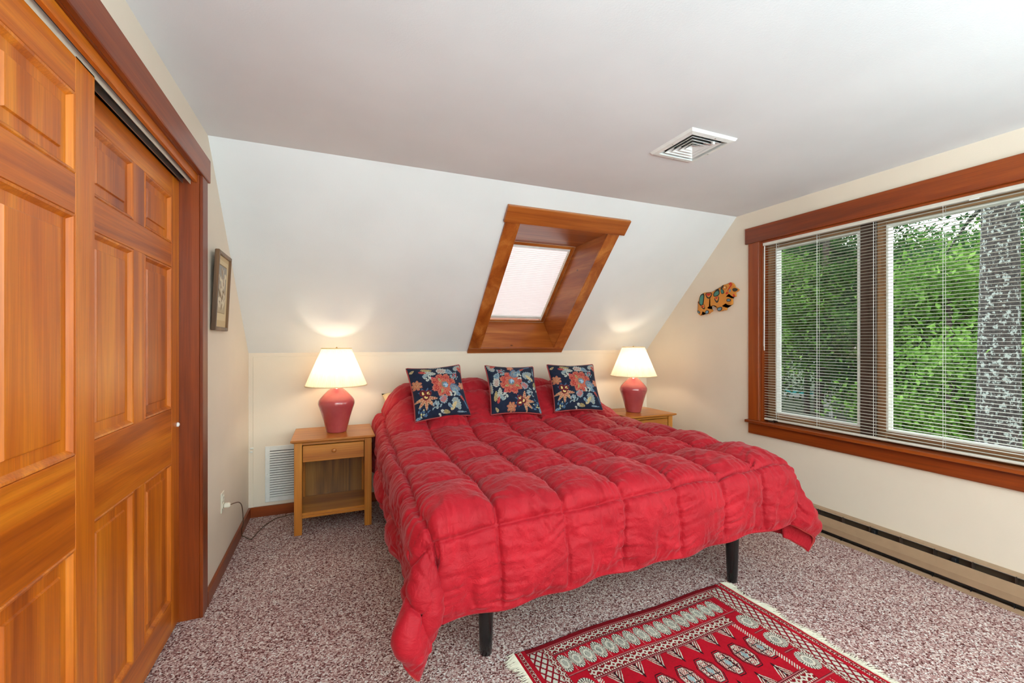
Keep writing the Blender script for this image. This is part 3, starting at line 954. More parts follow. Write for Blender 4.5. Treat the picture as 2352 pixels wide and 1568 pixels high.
def drape(P, Q):
    """cloth coordinates -> resting place on the bed"""
    X = P + 0.020 * (Q - 2.4)
    Y = Q + 0.034 * (P - 1.33)
    oL = np.clip(BXL - X, 0, None); oR = np.clip(X - BXR, 0, None)
    ox = oL + oR
    sgn = np.where(oL > 0, -1.0, 1.0)
    oy = np.clip(BYF - Y, 0, None)
    cx = np.clip(X, BXL, BXR); cy = np.clip(Y, BYF, 9)
    rho = np.hypot(ox, oy)
    phi = np.arctan2(oy, ox + 1e-9)                    # 0 on the side, pi/2 on the foot
    left = oL > 0
    corner = (ox > 0) & (oy > 0)
    h, dz = bend(rho, 0.045)
    # gentle folds along the hanging sides and foot
    w = sstep(0.08, 0.40, rho)
    h = h + np.where(~corner & (ox > 0), w * (0.020 * np.sin(Y * 9.0 + 0.6) + 0.012 * np.sin(Y * 23 + 1.0)), 0)
    h = h + np.where(~corner & (oy > 0), w * (0.012 * np.sin(X * 20.5 + 1.2) + 0.010 * np.sin(X * 8.0 + 2)), 0)
    # the loose corner of cloth swings out as a tab
    cen = np.where(left, 0.74, 0.74); wid = np.where(left, 0.40, 0.34)
    tab = np.exp(-((phi - cen) / wid) ** 2)
    amp = np.where(left, 0.085, 0.125)
    swing = amp * sstep(0.05, 0.46, rho) * (1 - 0.30 * sstep(0.40, 0.66, rho)) * tab
    pleat = np.where(left, 0.034, 0.018) * np.sin(phi * 11 + 0.5) * sstep(0.15, 0.5, rho) * np.sin(np.clip(2 * phi, 0, math.pi))
    valley = -0.035 * sstep(0.12, 0.4, rho) * (np.exp(-((phi - 1.42) / 0.12) ** 2) + np.exp(-((phi - 0.15) / 0.12) ** 2))
    h = np.where(corner, h + swing + pleat + valley, h)
    dz = np.where(corner, dz - np.where(left, 0.35, 0.15) * swing * sstep(0.1, 0.5, rho), dz)
    lean = np.where(left, 0.10, -0.36) * sstep(0.1, 0.5, rho) * tab      # the tab leans towards the side
    ph = np.where(corner, np.clip(phi + lean, 0, math.pi / 2), phi)
    x = cx + sgn * h * np.where(rho > 0, np.cos(ph), 0) * (ox > 0)
    y = cy - h * np.where(rho > 0, np.sin(ph), 0) * (oy > 0)
    z = ZT + pillow_rise(X, cy) - dz
    z = z + 0.012 * vnoise(P * 2.2 + 3, Q * 2.2, 5) * (rho < 0.05)
    return x, y, np.maximum(z, 0.035)


P0, P1, Q0, Q1 = -0.008, 2.765, 1.297, 3.735
NPX, NQX = 560, 490
COLS = [P0, 0.150, 0.340, 0.625, 0.925, 1.225, 1.530, 1.830, 2.115, 2.400, P1]
ROWS = [Q0, 1.612, 2.02, 2.40, 2.75, 3.10, 3.44, Q1]
pg = np.linspace(P0, P1, NPX); qg = np.linspace(Q0, Q1, NQX)
PP, QQ = np.meshgrid(pg, qg)
bx, by, bz = drape(PP, QQ)
base = np.stack([bx, by, bz], -1)
du = np.gradient(base, axis=1); dv = np.gradient(base, axis=0)
nrm = np.cross(du, dv); nrm /= np.linalg.norm(nrm, axis=-1, keepdims=True) + 1e-9
for _ in range(3):                                     # soften the normals so that puffs do not tear
    nrm[1:-1, 1:-1] = (nrm[1:-1, 1:-1] * 2 + nrm[:-2, 1:-1] + nrm[2:, 1:-1] + nrm[1:-1, :-2] + nrm[1:-1, 2:]) / 6
nrm /= np.linalg.norm(nrm, axis=-1, keepdims=True) + 1e-9
# quilting: rows and columns of stitched squares
PW = PP + 0.010 * vnoise(PP * 3, QQ * 5, 21); QW = QQ + 0.012 * vnoise(PP * 5, QQ * 3, 22)
cu = np.interp(PW, COLS, np.arange(len(COLS))); cv = np.interp(QW, ROWS, np.arange(len(ROWS)))
fu = cu - np.floor(cu); fv = cv - np.floor(cv)
celln = np.sin(np.floor(cu) * 12.9898 + np.floor(cv) * 78.233) * 43758.5453
celln = celln - np.floor(celln)
shape = lambda f: np.sin(np.pi * np.clip(f, 0, 1)) ** 0.50
puff = shape(fu) * shape(fv)
edge = np.minimum(np.minimum(PP - P0, P1 - PP), np.minimum(QQ - Q0, Q1 - QQ))
X_ = PP + 0.020 * (QQ - 2.4); Y_ = QQ + 0.034 * (PP - 1.33)
hang = sstep(0.0, 0.15, np.maximum(np.maximum(BXL - X_, X_ - BXR), BYF - Y_))
height = (0.058 + 0.016 * (celln - 0.5)) * (1 - 0.45 * hang)
height = height * (1 - 0.55 * sstep(0.0, 0.10, BXL - X_) * sstep(2.9, 3.2, Y_))
dcol = np.minimum(fu, 1 - fu) * 0.30; drow = np.minimum(fv, 1 - fv) * 0.36
gath = lambda d, s: np.exp(-d / s)
wr = 0.0085 * vnoise(PP * 52 + 4 * vnoise(PP * 4, QQ * 4, 3), QQ * 9, 31) * gath(drow, 0.075)
wr += 0.0085 * vnoise(PP * 9, QQ * 52 + 4 * vnoise(PP * 4, QQ * 4, 4), 32) * gath(dcol, 0.09)
sk = QQ * 0.90 + PP * 0.35
rid = 1 - np.abs(vnoise(PP * 3.2, sk * 15 + 1.8 * vnoise(PP * 5, QQ * 5, 8), 33)) * 2
wr += 0.0055 * np.clip(rid, -0.2, 1) * (0.35 + 0.65 * puff) * (0.5 + 0.5 * vnoise(PP * 3, QQ * 3, 9))
wr += 0.0050 * vnoise(PP * 16, QQ * 16, 34) + 0.0026 * vnoise(PP * 38, QQ * 38, 35)
wr += hang * 0.008 * vnoise(PP * 20, QQ * 5, 36)
disp = height * puff * sstep(0, 0.05, edge) + wr * sstep(0, 0.03, edge)
disp -= 0.010 * (np.exp(-(dcol / 0.007) ** 2) + np.exp(-(drow / 0.007) ** 2)) * sstep(0, 0.04, edge)
top = base + nrm * (disp[..., None] + 0.010)
bot = base - nrm * (0.006 + 0.012 * puff * sstep(0, 0.06, edge))[..., None] * np.where(hang > 0, 1, 1)[..., None]
top[..., 2] = np.maximum(top[..., 2], 0.02)
bot[..., 2] = np.maximum(bot[..., 2], 0.016)
n1 = NPX * NQX
idx = np.arange(n1).reshape(NQX, NPX)
quads = np.stack([idx[:-1, :-1], idx[:-1, 1:], idx[1:, 1:], idx[1:, :-1]], -1).reshape(-1, 4)
qb = quads[:, ::-1] + n1
rim = np.concatenate([idx[0, :], idx[1:, -1], idx[-1, -2::-1], idx[-2:0:-1, 0]])
rn = np.roll(rim, -1)
qr = np.stack([rim, rim + n1, rn + n1, rn], -1)
me = np_mesh('duvet', np.concatenate([top.reshape(-1, 3), bot.reshape(-1, 3)]), np.concatenate([quads, qb, qr]))
at = me.attributes.new('cloth', 'FLOAT_VECTOR', 'POINT')
cl = np.zeros((n1 * 2, 3), dtype=np.float32)
cl[:, 0] = np.tile(PP.ravel(), 2); cl[:, 1] = np.tile(QQ.ravel(), 2)
at.data.foreach_set('vector', cl.ravel())
dv_root = obj('duvet', me, M['duvet'], None, smooth=True, label='puffy red box-quilted duvet spread over the bed', cat='duvet')
mid = ((top + bot) / 2).reshape(-1, 3)[rim]
sel = mid[::3]
tube('piping', [tuple(p) for p in sel], 0.0048, M['piping'], dv_root, 5, closed=True)


# =================================================================== PILLOWS
def pillow_bm(w, h, t, n=28, pinch=0.07):
    bm = bmesh.new()
    g = np.linspace(-1, 1, n)
    lay = []
    for s in (1, -1):
        rows = []
        for v in g:
            row = []
            for u in g:
                th = t * (max(0.0, (1 - u * u) * (1 - v * v))) ** 0.42
                row.append(bm.verts.new((w / 2 * u * (1 - pinch * (1 - v * v)), s * th / 2, h / 2 * v * (1 - pinch * (1 - u * u)))))
            rows.append(row)
        lay.append(rows)
        for j in range(n - 1):
            for i in range(n - 1):
                bm.faces.new((rows[j][i], rows[j][i + 1], rows[j + 1][i + 1], rows[j + 1][i]))
    bmesh.ops.remove_doubles(bm, verts=bm.verts, dist=1e-5)
    return bm


pm = obj('bed_pillow', pillow_bm(0.86, 0.46, 0.20), M['cream_cotton'], None, smooth=True, cat='pillow', group='bed pillows under the duvet')
pm['label'] = 'cream bed pillow poking out of the duvet beside the closet-side nightstand'
pm.location = (0.800, 3.575, 0.785); pm.rotation_euler = (math.radians(-58), 0, 0)
for x, lb in ((1.66, 'cream bed pillow in the middle hidden beneath the red duvet'),):
    p2 = pm.copy(); COL.objects.link(p2)
    p2.location = (x + 0.10, 3.545, 0.785); p2.rotation_euler = (math.radians(-74), 0, 0); p2['label'] = lb


# =================================================================== THROW PILLOWS
def lin(*c): return np.array(srgb(*c))


def flower_print(U, V):
    """woven floral motif, U right and V down in 0..1"""
    out = np.empty(U.shape + (3,))
    out[:] = lin(26, 34, 56)
    out *= (1 + 0.16 * vnoise(U * 22, V * 22, 51))[..., None]
    N1 = vnoise(U * 60, V * 60, 52)

    def put(mask, col):
        c = np.asarray(col)
        out[mask] = c if c.ndim == 1 else c[mask]

    def streak(th, k, a, b, seed):
        t = 0.5 + 0.5 * np.sin(th * k + 3 * N1)
        t = np.clip(t * 1.6 - 0.3, 0, 1)[..., None]
        return lin(*a) * (1 - t) + lin(*b) * t

    def leaf(cx, cy, L, Wd, ang, fill, edge, vein=None):
        ca, sa = math.cos(ang), math.sin(ang)
        x = (U - cx) * ca + (V - cy) * sa; y = -(U - cx) * sa + (V - cy) * ca
        t = x / L
        wv = Wd * np.sqrt(np.clip(1 - t * t, 0, 1)) * (1 - 0.35 * t) * (1 + 0.16 * np.sin(t * 16))
        inside = (np.abs(t) < 1) & (np.abs(y) < wv)
        put(inside, lin(*edge))
        core = (np.abs(t) < 0.86) & (np.abs(y) < wv * 0.66)
        put(core, streak(x * 60, 3, fill, edge, 1) if vein is None else streak(x * 60, 3, fill, vein, 1))

    def petals(cx, cy, R, n, a, b, ph=0, depth=0.3):
        dx, dy = U - cx, V - cy
        r = np.hypot(dx, dy); th = np.arctan2(dy, dx) + ph
        lobe = R * (1 - depth + depth * np.abs(np.cos(th * n / 2)) ** 0.6) * (1 + 0.06 * N1)
        put(r < lobe, streak(th, n * 3, a, b, 2))
        put((r < lobe) & (r > lobe * 0.88), lin(186, 106, 88) if a[0] > 120 else lin(150, 178, 196))

    def disc(cx, cy, R, col, col2=None):
        r = np.hypot(U - cx, V - cy)
        put(r < R, lin(*col))
        if col2: put((r < R) & (N1 > 0.1), lin(*col2))

    def dots(cx, cy, n, R, s, col, seed):
        rr = np.random.default_rng(seed)
        for _ in range(n):
            a, q = rr.uniform(0, 6.28), R * math.sqrt(rr.uniform())
            leaf(cx + q * math.cos(a), cy + q * math.sin(a), s * 1.6, s * 0.8, rr.uniform(0, 3.1), col, col)

    def arc(pts, wdt, col):
        pts = np.array(pts)
        for t in np.linspace(0, 1, 90):
            p = (1 - t) ** 2 * pts[0] + 2 * t * (1 - t) * pts[1] + t * t * pts[2]
            put(np.hypot(U - p[0], V - p[1]) < wdt, lin(*col))

    CR, CR2, OL = (158, 40, 48), (196, 98, 78), (130, 112, 74)
    BL, BW, WH = (78, 110, 142), (140, 160, 168), (186, 188, 180)
    arc([(0.36, 0.26), (0.44, 0.44), (0.34, 0.50)], 0.010, (172, 70, 80))
    leaf(0.46, 0.30, 0.12, 0.028, 0.45, (160, 46, 66), (200, 80, 90))
    # pale leaves round about
    leaf(0.37, 0.16, 0.11, 0.045, 0.1, (150, 150, 140), WH); leaf(0.28, 0.20, 0.07, 0.03, -0.5, (140, 150, 150), BW)
    leaf(0.62, 0.12, 0.12, 0.06, 0.15, (170, 120, 110), WH); leaf(0.74, 0.15, 0.07, 0.05, 0.6, BL, BW)
    leaf(0.24, 0.13, 0.07, 0.025, 0.2, (150, 50, 52), (190, 80, 70)); leaf(0.32, 0.08, 0.10, 0.03, 0.1, OL, (190, 170, 120))
    dots(0.31, 0.26, 9, 0.06, 0.016, WH, 1)
    dots(0.84, 0.24, 22, 0.085, 0.013, BW, 2); dots(0.84, 0.24, 9, 0.06, 0.011, (190, 90, 90), 3)
    leaf(0.93, 0.07, 0.10, 0.05, -0.5, (190, 150, 110), BW); leaf(0.96, 0.12, 0.06, 0.03, 1.2, CR, CR2)
    petals(0.08, 0.38, 0.10, 7, (168, 56, 44), (196, 158, 116), 0.4, 0.55)
    petals(0.95, 0.46, 0.075, 6, (186, 80, 70), (214, 160, 120), 0.1, 0.5)
    # big red bloom
    petals(0.585, 0.42, 0.245, 8, CR, CR2, 0.3, 0.28)
    petals(0.60, 0.43, 0.150, 9, (168, 50, 54), (206, 130, 96), 0.9, 0.30)
    leaf(0.52, 0.55, 0.05, 0.02, 1.9, OL, (170, 160, 110)); leaf(0.52, 0.32, 0.05, 0.02, 1.2, OL, (170, 160, 110))
    disc(0.60, 0.42, 0.068, (140, 126, 90), BL); disc(0.615, 0.425, 0.050, (88, 122, 160), (170, 190, 206))
    # blue-grey leaves right and below
    leaf(0.80, 0.50, 0.11, 0.075, 0.3, (150, 140, 130), BL); leaf(0.80, 0.58, 0.10, 0.05, 0.9, BL, BW)
    dots(0.73, 0.60, 9, 0.06, 0.016, WH, 4)
    leaf(0.53, 0.70, 0.085, 0.070, -0.7, (120, 128, 150), BW, CR2)
    leaf(0.77, 0.80, 0.12, 0.075, 1.2, (150, 140, 120), BW); leaf(0.70, 0.84, 0.10, 0.035, -0.9, (190, 160, 110), (200, 180, 140))
    leaf(0.63, 0.84, 0.06, 0.025, 0.9, BL, BW)
    arc([(0.86, 0.60), (0.94, 0.75), (0.97, 0.88)], 0.013, BL); leaf(0.90, 0.70, 0.06, 0.02, 1.1, CR, CR2)
    # small triple bloom with trailing petals
    for a in (0.2, 0.9, 1.6, 2.3, 2.9):
        leaf(0.20 + 0.11 * math.cos(a), 0.64 + 0.12 * math.sin(a), 0.10, 0.030, a, (176, 82, 62) if a > 0.5 else (160, 52, 54), (196, 156, 120))
    for a in (-0.5, -1.1, -2.0, -2.7):
        leaf(0.20 + 0.09 * math.cos(a), 0.58 + 0.09 * math.sin(a), 0.05, 0.018, a, BL, (60, 84, 116))
    for q in ((0.155, 0.545), (0.255, 0.560), (0.20, 0.630)):
        disc(*q, 0.058, (120, 34, 38)); disc(*q, 0.046, (84, 26, 34)); dots(*q, 6, 0.026, 0.010, (232, 200, 130), int(q[0] * 1000))
    dots(0.37, 0.80, 16, 0.09, 0.014, BW, 6); disc(0.37, 0.77, 0.024, WH, BL); disc(0.385, 0.85, 0.022, WH, (60, 70, 96))
    dots(0.15, 0.88, 20, 0.10, 0.012, BL, 7); dots(0.13, 0.90, 6, 0.06, 0.010, (214, 200, 130), 8)
    dots(0.46, 0.95, 8, 0.05, 0.015, WH, 9); leaf(0.56, 0.94, 0.06, 0.03, 0.3, OL, (180, 160, 110))
    leaf(0.84, 0.95, 0.09, 0.012, 0.0, BL, BW); leaf(0.06, 0.97, 0.06, 0.02, 0.0, BL, BW)
    leaf(0.06, 0.10, 0.05, 0.02, -0.6, OL, (190, 170, 130)); leaf(0.50, 0.02, 0.12, 0.02, 0.0, (190, 150, 110), BW)
    return out


def make_cushion(turn, soft):
    S, TH, n = 0.43, 0.135, 150
    g = np.linspace(-1, 1, n)
    uu, vv = np.meshgrid(g, g)
    rs = np.clip((1 - uu ** 2) * (1 - vv ** 2), 0, 1)
    th = TH / 2 * rs ** 0.40 * (1 + 0.06 * vnoise(uu * 3 + soft, vv * 3, 41))
    pin = 0.075
    x = S / 2 * uu * (1 - pin * (1 - vv ** 2)) + 0.004 * vnoise(vv * 2 + soft, uu * 0 + 1, 42) * (1 - uu ** 2)
    z = S / 2 * vv * (1 - pin * (1 - uu ** 2))
    wri = 0.0028 * vnoise(uu * 9 + soft, vv * 9, 43) * rs
    f = np.stack([x, -th - wri, z + S / 2], -1).reshape(-1, 3)
    b = np.stack([x, th, z + S / 2], -1).reshape(-1, 3)
    idx = np.arange(n * n).reshape(n, n)
    q = np.stack([idx[:-1, :-1], idx[:-1, 1:], idx[1:, 1:], idx[1:, :-1]], -1).reshape(-1, 4)
    me = np_mesh('cushion_cover', np.concatenate([f, b]), np.concatenate([q, q[:, ::-1] + n * n]))
    U, V = (uu + 1) / 2, (1 - vv) / 2
    if turn: U, V = 1 - V, U
    col = flower_print(U, V).reshape(-1, 3)
    set_colors(me, np.concatenate([col, np.tile(lin(28, 36, 58), (n * n, 1))]))
    r = empty('throw_pillow', (0, 0, 0), cat='throw pillow', group='navy floral throw pillows on the bed')
    obj('cushion_cover', me, M['cushion'], r, smooth=True)
    rim = np.concatenate([idx[0, :], idx[1:, -1], idx[-1, -2::-1], idx[-2:0:-1, 0]])
    pts = [tuple(p) for p in f[rim[::4]]]
    tube('piping', pts, 0.0062, M['cushion_piping'], r, 6, closed=True)
    return r


c1 = make_cushion(False, 0.0)
c1.location = (0.755, 3.150, 0.772); c1.rotation_euler = (math.radians(-29), math.radians(-2.5), math.radians(5))
c1['label'] = 'navy floral throw pillow with red piping, the one nearest the closet-side lamp'
c2 = make_cushion(True, 5.3)
c2.location = (1.338, 3.130, 0.770); c2.rotation_euler = (math.radians(-31), math.radians(2.5), math.radians(-2))
c2['label'] = 'navy floral throw pillow with red piping between the two other throw pillows'
c3 = copy_tree(c1)
c3.location = (1.880, 3.085, 0.768); c3.rotation_euler = (math.radians(-29), math.radians(0.5), math.radians(-8))
c3['label'] = 'navy floral throw pillow with red piping, the one nearest the window-side lamp'


# =================================================================== RUG
def rug_print(s, w, L, Wd):
    RED, RED2, DK, WH, PK, GB = lin(172, 6, 30), lin(122, 4, 18), lin(34, 8, 16), lin(206, 200, 184), lin(176, 90, 92), lin(140, 160, 162)
    out = np.empty(s.shape + (3,)); out[:] = RED
    wm = np.minimum(w, Wd - w)                          # mirrored distance from the long edges
    sm = np.minimum(s, L - s)

    def put(m, c): out[m] = c
    put(wm < 0.024, RED2)
    band = lambda v, a, b: (v >= a) & (v < b)
    inner = sm > 0.150

    def rows_diamonds(a, b, along, across, m):
        """chain of little white diamonds with dots on both sides"""
        c = (a + b) / 2; hw = (b - a) / 2
        put(m & band(across, a, b), RED2)
        ph = np.mod(along, 0.0335) / 0.0335 - 0.5
        v = (across - c) / hw
        dm = np.abs(ph) * 2.0 + np.abs(v) * 1.35
        put(m & band(across, a, b) & (dm < 0.92), WH)
        put(m & band(across, a, b) & (dm < 0.40), RED2)
        ph2 = np.mod(along, 0.0112) / 0.0112 - 0.5
        put(m & band(across, a, b) & (np.abs(np.abs(v) - 0.82) < 0.13) & (np.abs(ph2) < 0.27), WH)
        ph3 = np.mod(along + 0.01675, 0.0335) / 0.0335 - 0.5
        put(m & band(across, a, b) & (np.abs(ph3) * 2 + np.abs(v) * 1.5 < 0.32), WH)

    def line(across, a, m):
        put(m & band(across, a - 0.004, a + 0.004), DK)
        put(m & band(across, a - 0.0022, a + 0.0022), PK)

    def medallion(cs, cw, rs, rw, m, k):
        x, y = (s - cs) / rs, (w - cw) / rw
        r = np.hypot(x, y); th = np.arctan2(y * rw, x * rs)
        put(m & (r < 1.0), RED2)
        rays = np.abs(np.mod(th, 2 * np.pi / 26) / (2 * np.pi / 26) - 0.5) < 0.30
        put(m & (r < 0.98) & (r > 0.58) & rays, WH)
        put(m & (r < 0.98) & (r > 0.58) & ~rays, DK)
        put(m & (r < 0.56), WH)
        hatch = np.mod((x * (1 if k % 2 else -1) + y) * 9, 2) < 0.9
        put(m & (r < 0.36) & hatch, lin(40, 44, 52))

    A = np.ones(s.shape, bool)
    # end panels: dotted guard, lattice, diamond column
    put((sm < 0.050), RED)
    g = band(sm, 0.016, 0.032)
    put(g, RED2)
    put(g & (np.mod(w, 0.008) < 0.004) & (band(sm, 0.016, 0.019) | band(sm, 0.029, 0.032)), WH)
    put(g & (np.abs(np.mod(w, 0.018) - 0.009) + np.abs(sm - 0.024) < 0.0035), WH)
    lat = band(sm, 0.052, 0.118) & (wm > 0.026)
    put(lat, lin(150, 12, 32))
    k1 = np.mod((sm - 0.052) / 0.033 + w / 0.046, 1.0); k2 = np.mod((sm - 0.052) / 0.033 - w / 0.046, 1.0)
    cell = band(k1, 0.15, 0.85) & band(k2, 0.15, 0.85)
    put(lat & cell, lin(196, 196, 182))
    put(lat & (band(k1, 0, 0.06) | band(k2, 0, 0.06)), DK)
    rows_diamonds(0.120, 0.148, w, sm, (wm > 0.026))
    # long borders
    line(wm, 0.0255, sm > 0.05)
    rows_diamonds(0.031, 0.076, s, wm, inner)
    line(wm, 0.0805, inner)
    line(wm, 0.2055, inner)
    col = sm > 0.232
    rows_diamonds(0.2115, 0.2605, s, wm, col)
    line(wm, 0.2660, col)
    for k in range(int((L - 0.30) / 0.0588) + 1):
        cs = 0.172 + k * 0.0588
        if cs > L - 0.165: break
        for cw in (0.1405, Wd - 0.1405):
            m = inner & (np.abs(s - cs) < 0.030)
            medallion(cs, cw, 0.0285, 0.052, m, k)
        put(inner & band(wm, 0.088, 0.198) & (np.abs(s - cs - 0.0294) < 0.0012) & (np.mod(w, 0.008) < 0.004), WH)
    for k, cw in enumerate((0.288, 0.425, 0.562)):
        for cs in (0.185, L - 0.172):
            m = (np.abs(w - cw) < 0.058) & band(wm, 0.215, 0.5)
            medallion(cs, cw, 0.040, 0.052, m, k)
        ln = (np.abs(sm - 0.185) < 0.03)
        put(ln & (np.abs(np.abs(w - 0.425) - 0.0685) < 0.004), DK)
        put(ln & (np.abs(np.abs(w - 0.425) - 0.0685) < 0.0022), PK)
    # field
    fld = (sm > 0.240) & (wm > 0.271)
    put(fld, RED)
    k = 0
    cs = L - 0.279
    while cs > 0.24:
        x, y = np.abs(s - cs) / 0.037, np.abs(w - 0.425) / 0.064
        octa = np.maximum(np.maximum(x, y), (x + y) / 1.36)
        put(fld & (octa < 1.16) & (octa > 1.07), DK)
        put(fld & (octa < 1.0), WH)
        put(fld & (octa < 1.0) & (octa > 0.93), lin(60, 40, 40))
        tick = (np.mod((s - cs) * 95, 1) < 0.42) ^ (np.mod((w - 0.425) * 62, 1) < 0.42)
        put(fld & (octa < 0.90) & tick & (octa > 0.2), lin(150, 30, 40))
        put(fld & (octa < 0.86) & (np.abs(x - 0.45) < 0.07), DK); put(fld & (octa < 0.86) & (np.abs(y - 0.33) < 0.05), DK)
        put(fld & (x + y < 0.36), GB)
        for q in (-0.0517,):
            tx = np.abs(s - (cs + q)); tw = wm - 0.271
            tri = tx < 0.036 * (1 - tw / 0.078)
            put(fld & tri, RED2)
            zz = np.mod((tx + tw * 0.6) * 85, 1) < 0.42
            put(fld & tri & zz, WH)
            put(fld & tri & (tx < 0.0035), DK)
        k += 1
        cs -= 0.1035
    sd = fld & (sm < 0.262)
    put(sd & (np.mod(w * 95 + s * 60, 1) < 0.45), WH)
    out *= (1 + 0.10 * vnoise(s * 300, w * 300, 61) + 0.10 * vnoise(s * 14, w * 14, 62))[..., None]
    return np.clip(out, 0, 1)


RL, RW = 1.275, 0.85
ns_, nw_ = 520, 360
ss_, ww_ = np.meshgrid(np.linspace(0, RL, ns_), np.linspace(0, RW, nw_))
rcol = rug_print(ss_, ww_, RL, RW)
zz_ = 0.0085 + 0.0012 * vnoise(ss_ * 6, ww_ * 6, 63) + 0.0006 * vnoise(ss_ * 60, ww_ * 60, 64)
ex, ey = math.cos(math.radians(2.667)), math.sin(math.radians(2.667))
wob = 0.006 * np.sin(ss_ * 9 + 1) * (1 - ww_ / RW)
def rug_xy(s, w):
    return s * ex + w * ey, s * ey - w * ex
rx, ry = rug_xy(ss_, ww_ + wob)
rt = np.stack([rx, ry, zz_], -1).reshape(-1, 3)
rb = np.stack([rx, ry, zz_ * 0 + 0.0005], -1).reshape(-1, 3)
idx = np.arange(ns_ * nw_).reshape(nw_, ns_)
q = np.stack([idx[:-1, :-1], idx[:-1, 1:], idx[1:, 1:], idx[1:, :-1]], -1).reshape(-1, 4)
rim = np.concatenate([idx[0, :], idx[1:, -1], idx[-1, -2::-1], idx[-2:0:-1, 0]]); rn = np.roll(rim, -1)
NR = len(rim)
vb = rb[rim]
me = np_mesh('pile', np.concatenate([rt, vb]), np.concatenate([q[:, ::-1], np.stack([rim, rn, np.roll(np.arange(NR), -1) + ns_ * nw_, np.arange(NR) + ns_ * nw_], -1)]))
set_colors(me, np.concatenate([rcol.reshape(-1, 3), np.tile(lin(120, 6, 22), (NR, 1))]))
rug = empty('area_rug', (0.707, 1.70, 0.0), label='small red patterned wool rug with cream fringe at the bed foot', cat='rug')
po = obj('pile', me, M['rug'], rug, smooth=True); po.location = (0, 0, 0)
for end in (0, 1):
    bm = bmesh.new()
    for k in range(330):
        w = RW * (k + 0.5) / 330
        s0 = 0.002 if end == 0 else RL - 0.002
        dr = -1 if end == 0 else 1
        ln_ = 0.042 + random.uniform(-0.012, 0.012) + 0.012 * math.sin(w * 31)
        sw = random.uniform(-0.012, 0.012) + 0.012 * math.sin(w * 25 + 2)
        pts = []
        for t in (0, 0.35, 0.7, 1.0):
            x, y = rug_xy(s0 + dr * ln_ * t, w + sw * t * t)
            pts.append((x, y, 0.006 * (1 - t) + 0.003 + random.uniform(0, 0.002)))
        add_tube(bm, pts, [0.0017, 0.0016, 0.0013, 0.0007], 4)
    fo = obj('fringe', bm, M['fringe'], rug, kind='stuff'); fo.location = (0, 0, 0)
    x0, y0 = rug_xy(0.001 if end == 0 else RL - 0.001, 0); x1, y1 = rug_xy(0.001 if end == 0 else RL - 0.001, RW)
    so = tube('selvedge', [(x0, y0, 0.006), (x1, y1, 0.006)], 0.0045, M['fringe'], rug, 6); so.location = (0, 0, 0)

# =================================================================== FRAMED PRINT
PY0, PY1, PZ0, PZ1 = 2.690, 2.985, 1.405, 1.835
pic = empty('framed_print', (XL, (PY0 + PY1) / 2, PZ0), label='narrow botanical print in a brown wooden frame tilted off the wall', cat='picture')
lean_x = lambda y, z: XL + 0.004 + 0.020 * (z - PZ0) / (PZ1 - PZ0)
pf = lambda d, y, z: (lean_x(y, z) + d, y, z)
fw = 0.020
for lo, hi in (((PY0, PZ0), (PY0 + fw, PZ1)), ((PY1 - fw, PZ0), (PY1, PZ1)), ((PY0 + fw, PZ0), (PY1 - fw, PZ0 + fw)), ((PY0 + fw, PZ1 - fw), (PY1 - fw, PZ1))):
    box('frame', (0, lo[0], lo[1]), (0.022, hi[0], hi[1]), M['framewood'], pic, 0.003, pf)
box('backing', (0, PY0 + fw, PZ0 + fw), (0.008, PY1 - fw, PZ1 - fw), M['framewood'], pic, 0, pf)
ny, nz = 90, 130
yy, zz = np.meshgrid(np.linspace(PY0 + fw, PY1 - fw, ny), np.linspace(PZ0 + fw, PZ1 - fw, nz))
U = (yy - PY0 - fw) / (PY1 - PY0 - 2 * fw); V = 1 - (zz - PZ0 - fw) / (PZ1 - PZ0 - 2 * fw)
pc = np.empty(U.shape + (3,)); pc[:] = lin(214, 188, 146)
mt = (U > 0.06) & (U < 0.94) & (V > 0.06) & (V < 0.90); pc[mt] = lin(226, 206, 168)
ins = (U > 0.16) & (U < 0.84) & (V > 0.13) & (V < 0.80)
bgc = (lin(150, 156, 160) * (1 - V[..., None]) + lin(206, 180, 138) * V[..., None]); pc[ins] = bgc[ins]
rr = np.random.default_rng(3)
for _ in range(46):
    cx, cy, L, Wd, a = rr.uniform(0.24, 0.76), rr.uniform(0.18, 0.74), rr.uniform(0.05, 0.14), rr.uniform(0.012, 0.035), rr.uniform(0, 3.14)
    x = (U - cx) * math.cos(a) + (V - cy) * math.sin(a); y = -(U - cx) * math.sin(a) + (V - cy) * math.cos(a)
    c = lin(226, 214, 190) if rr.uniform() < 0.62 else (lin(140, 118, 90) if cy > 0.42 else lin(170, 150, 130))
    pc[ins & ((x / L) ** 2 + (y / Wd) ** 2 < 1)] = c
fr = ((np.abs(U - 0.16) < 0.008) | (np.abs(U - 0.84) < 0.008)) & (V > 0.13) & (V < 0.80) | ((np.abs(V - 0.13) < 0.006) | (np.abs(V - 0.80) < 0.006)) & (U > 0.16) & (U < 0.84)
pc[fr] = lin(150, 126, 94)
pv = np.stack([XL + 0.004 + 0.020 * (zz - PZ0) / (PZ1 - PZ0) + 0.0105, yy, zz], -1).reshape(-1, 3)
idx = np.arange(ny * nz).reshape(nz, ny)
q = np.stack([idx[:-1, :-1], idx[:-1, 1:], idx[1:, 1:], idx[1:, :-1]], -1).reshape(-1, 4)
me = np_mesh('print', pv, q); set_colors(me, pc.reshape(-1, 3))
obj('print', me, M['print'], pic)

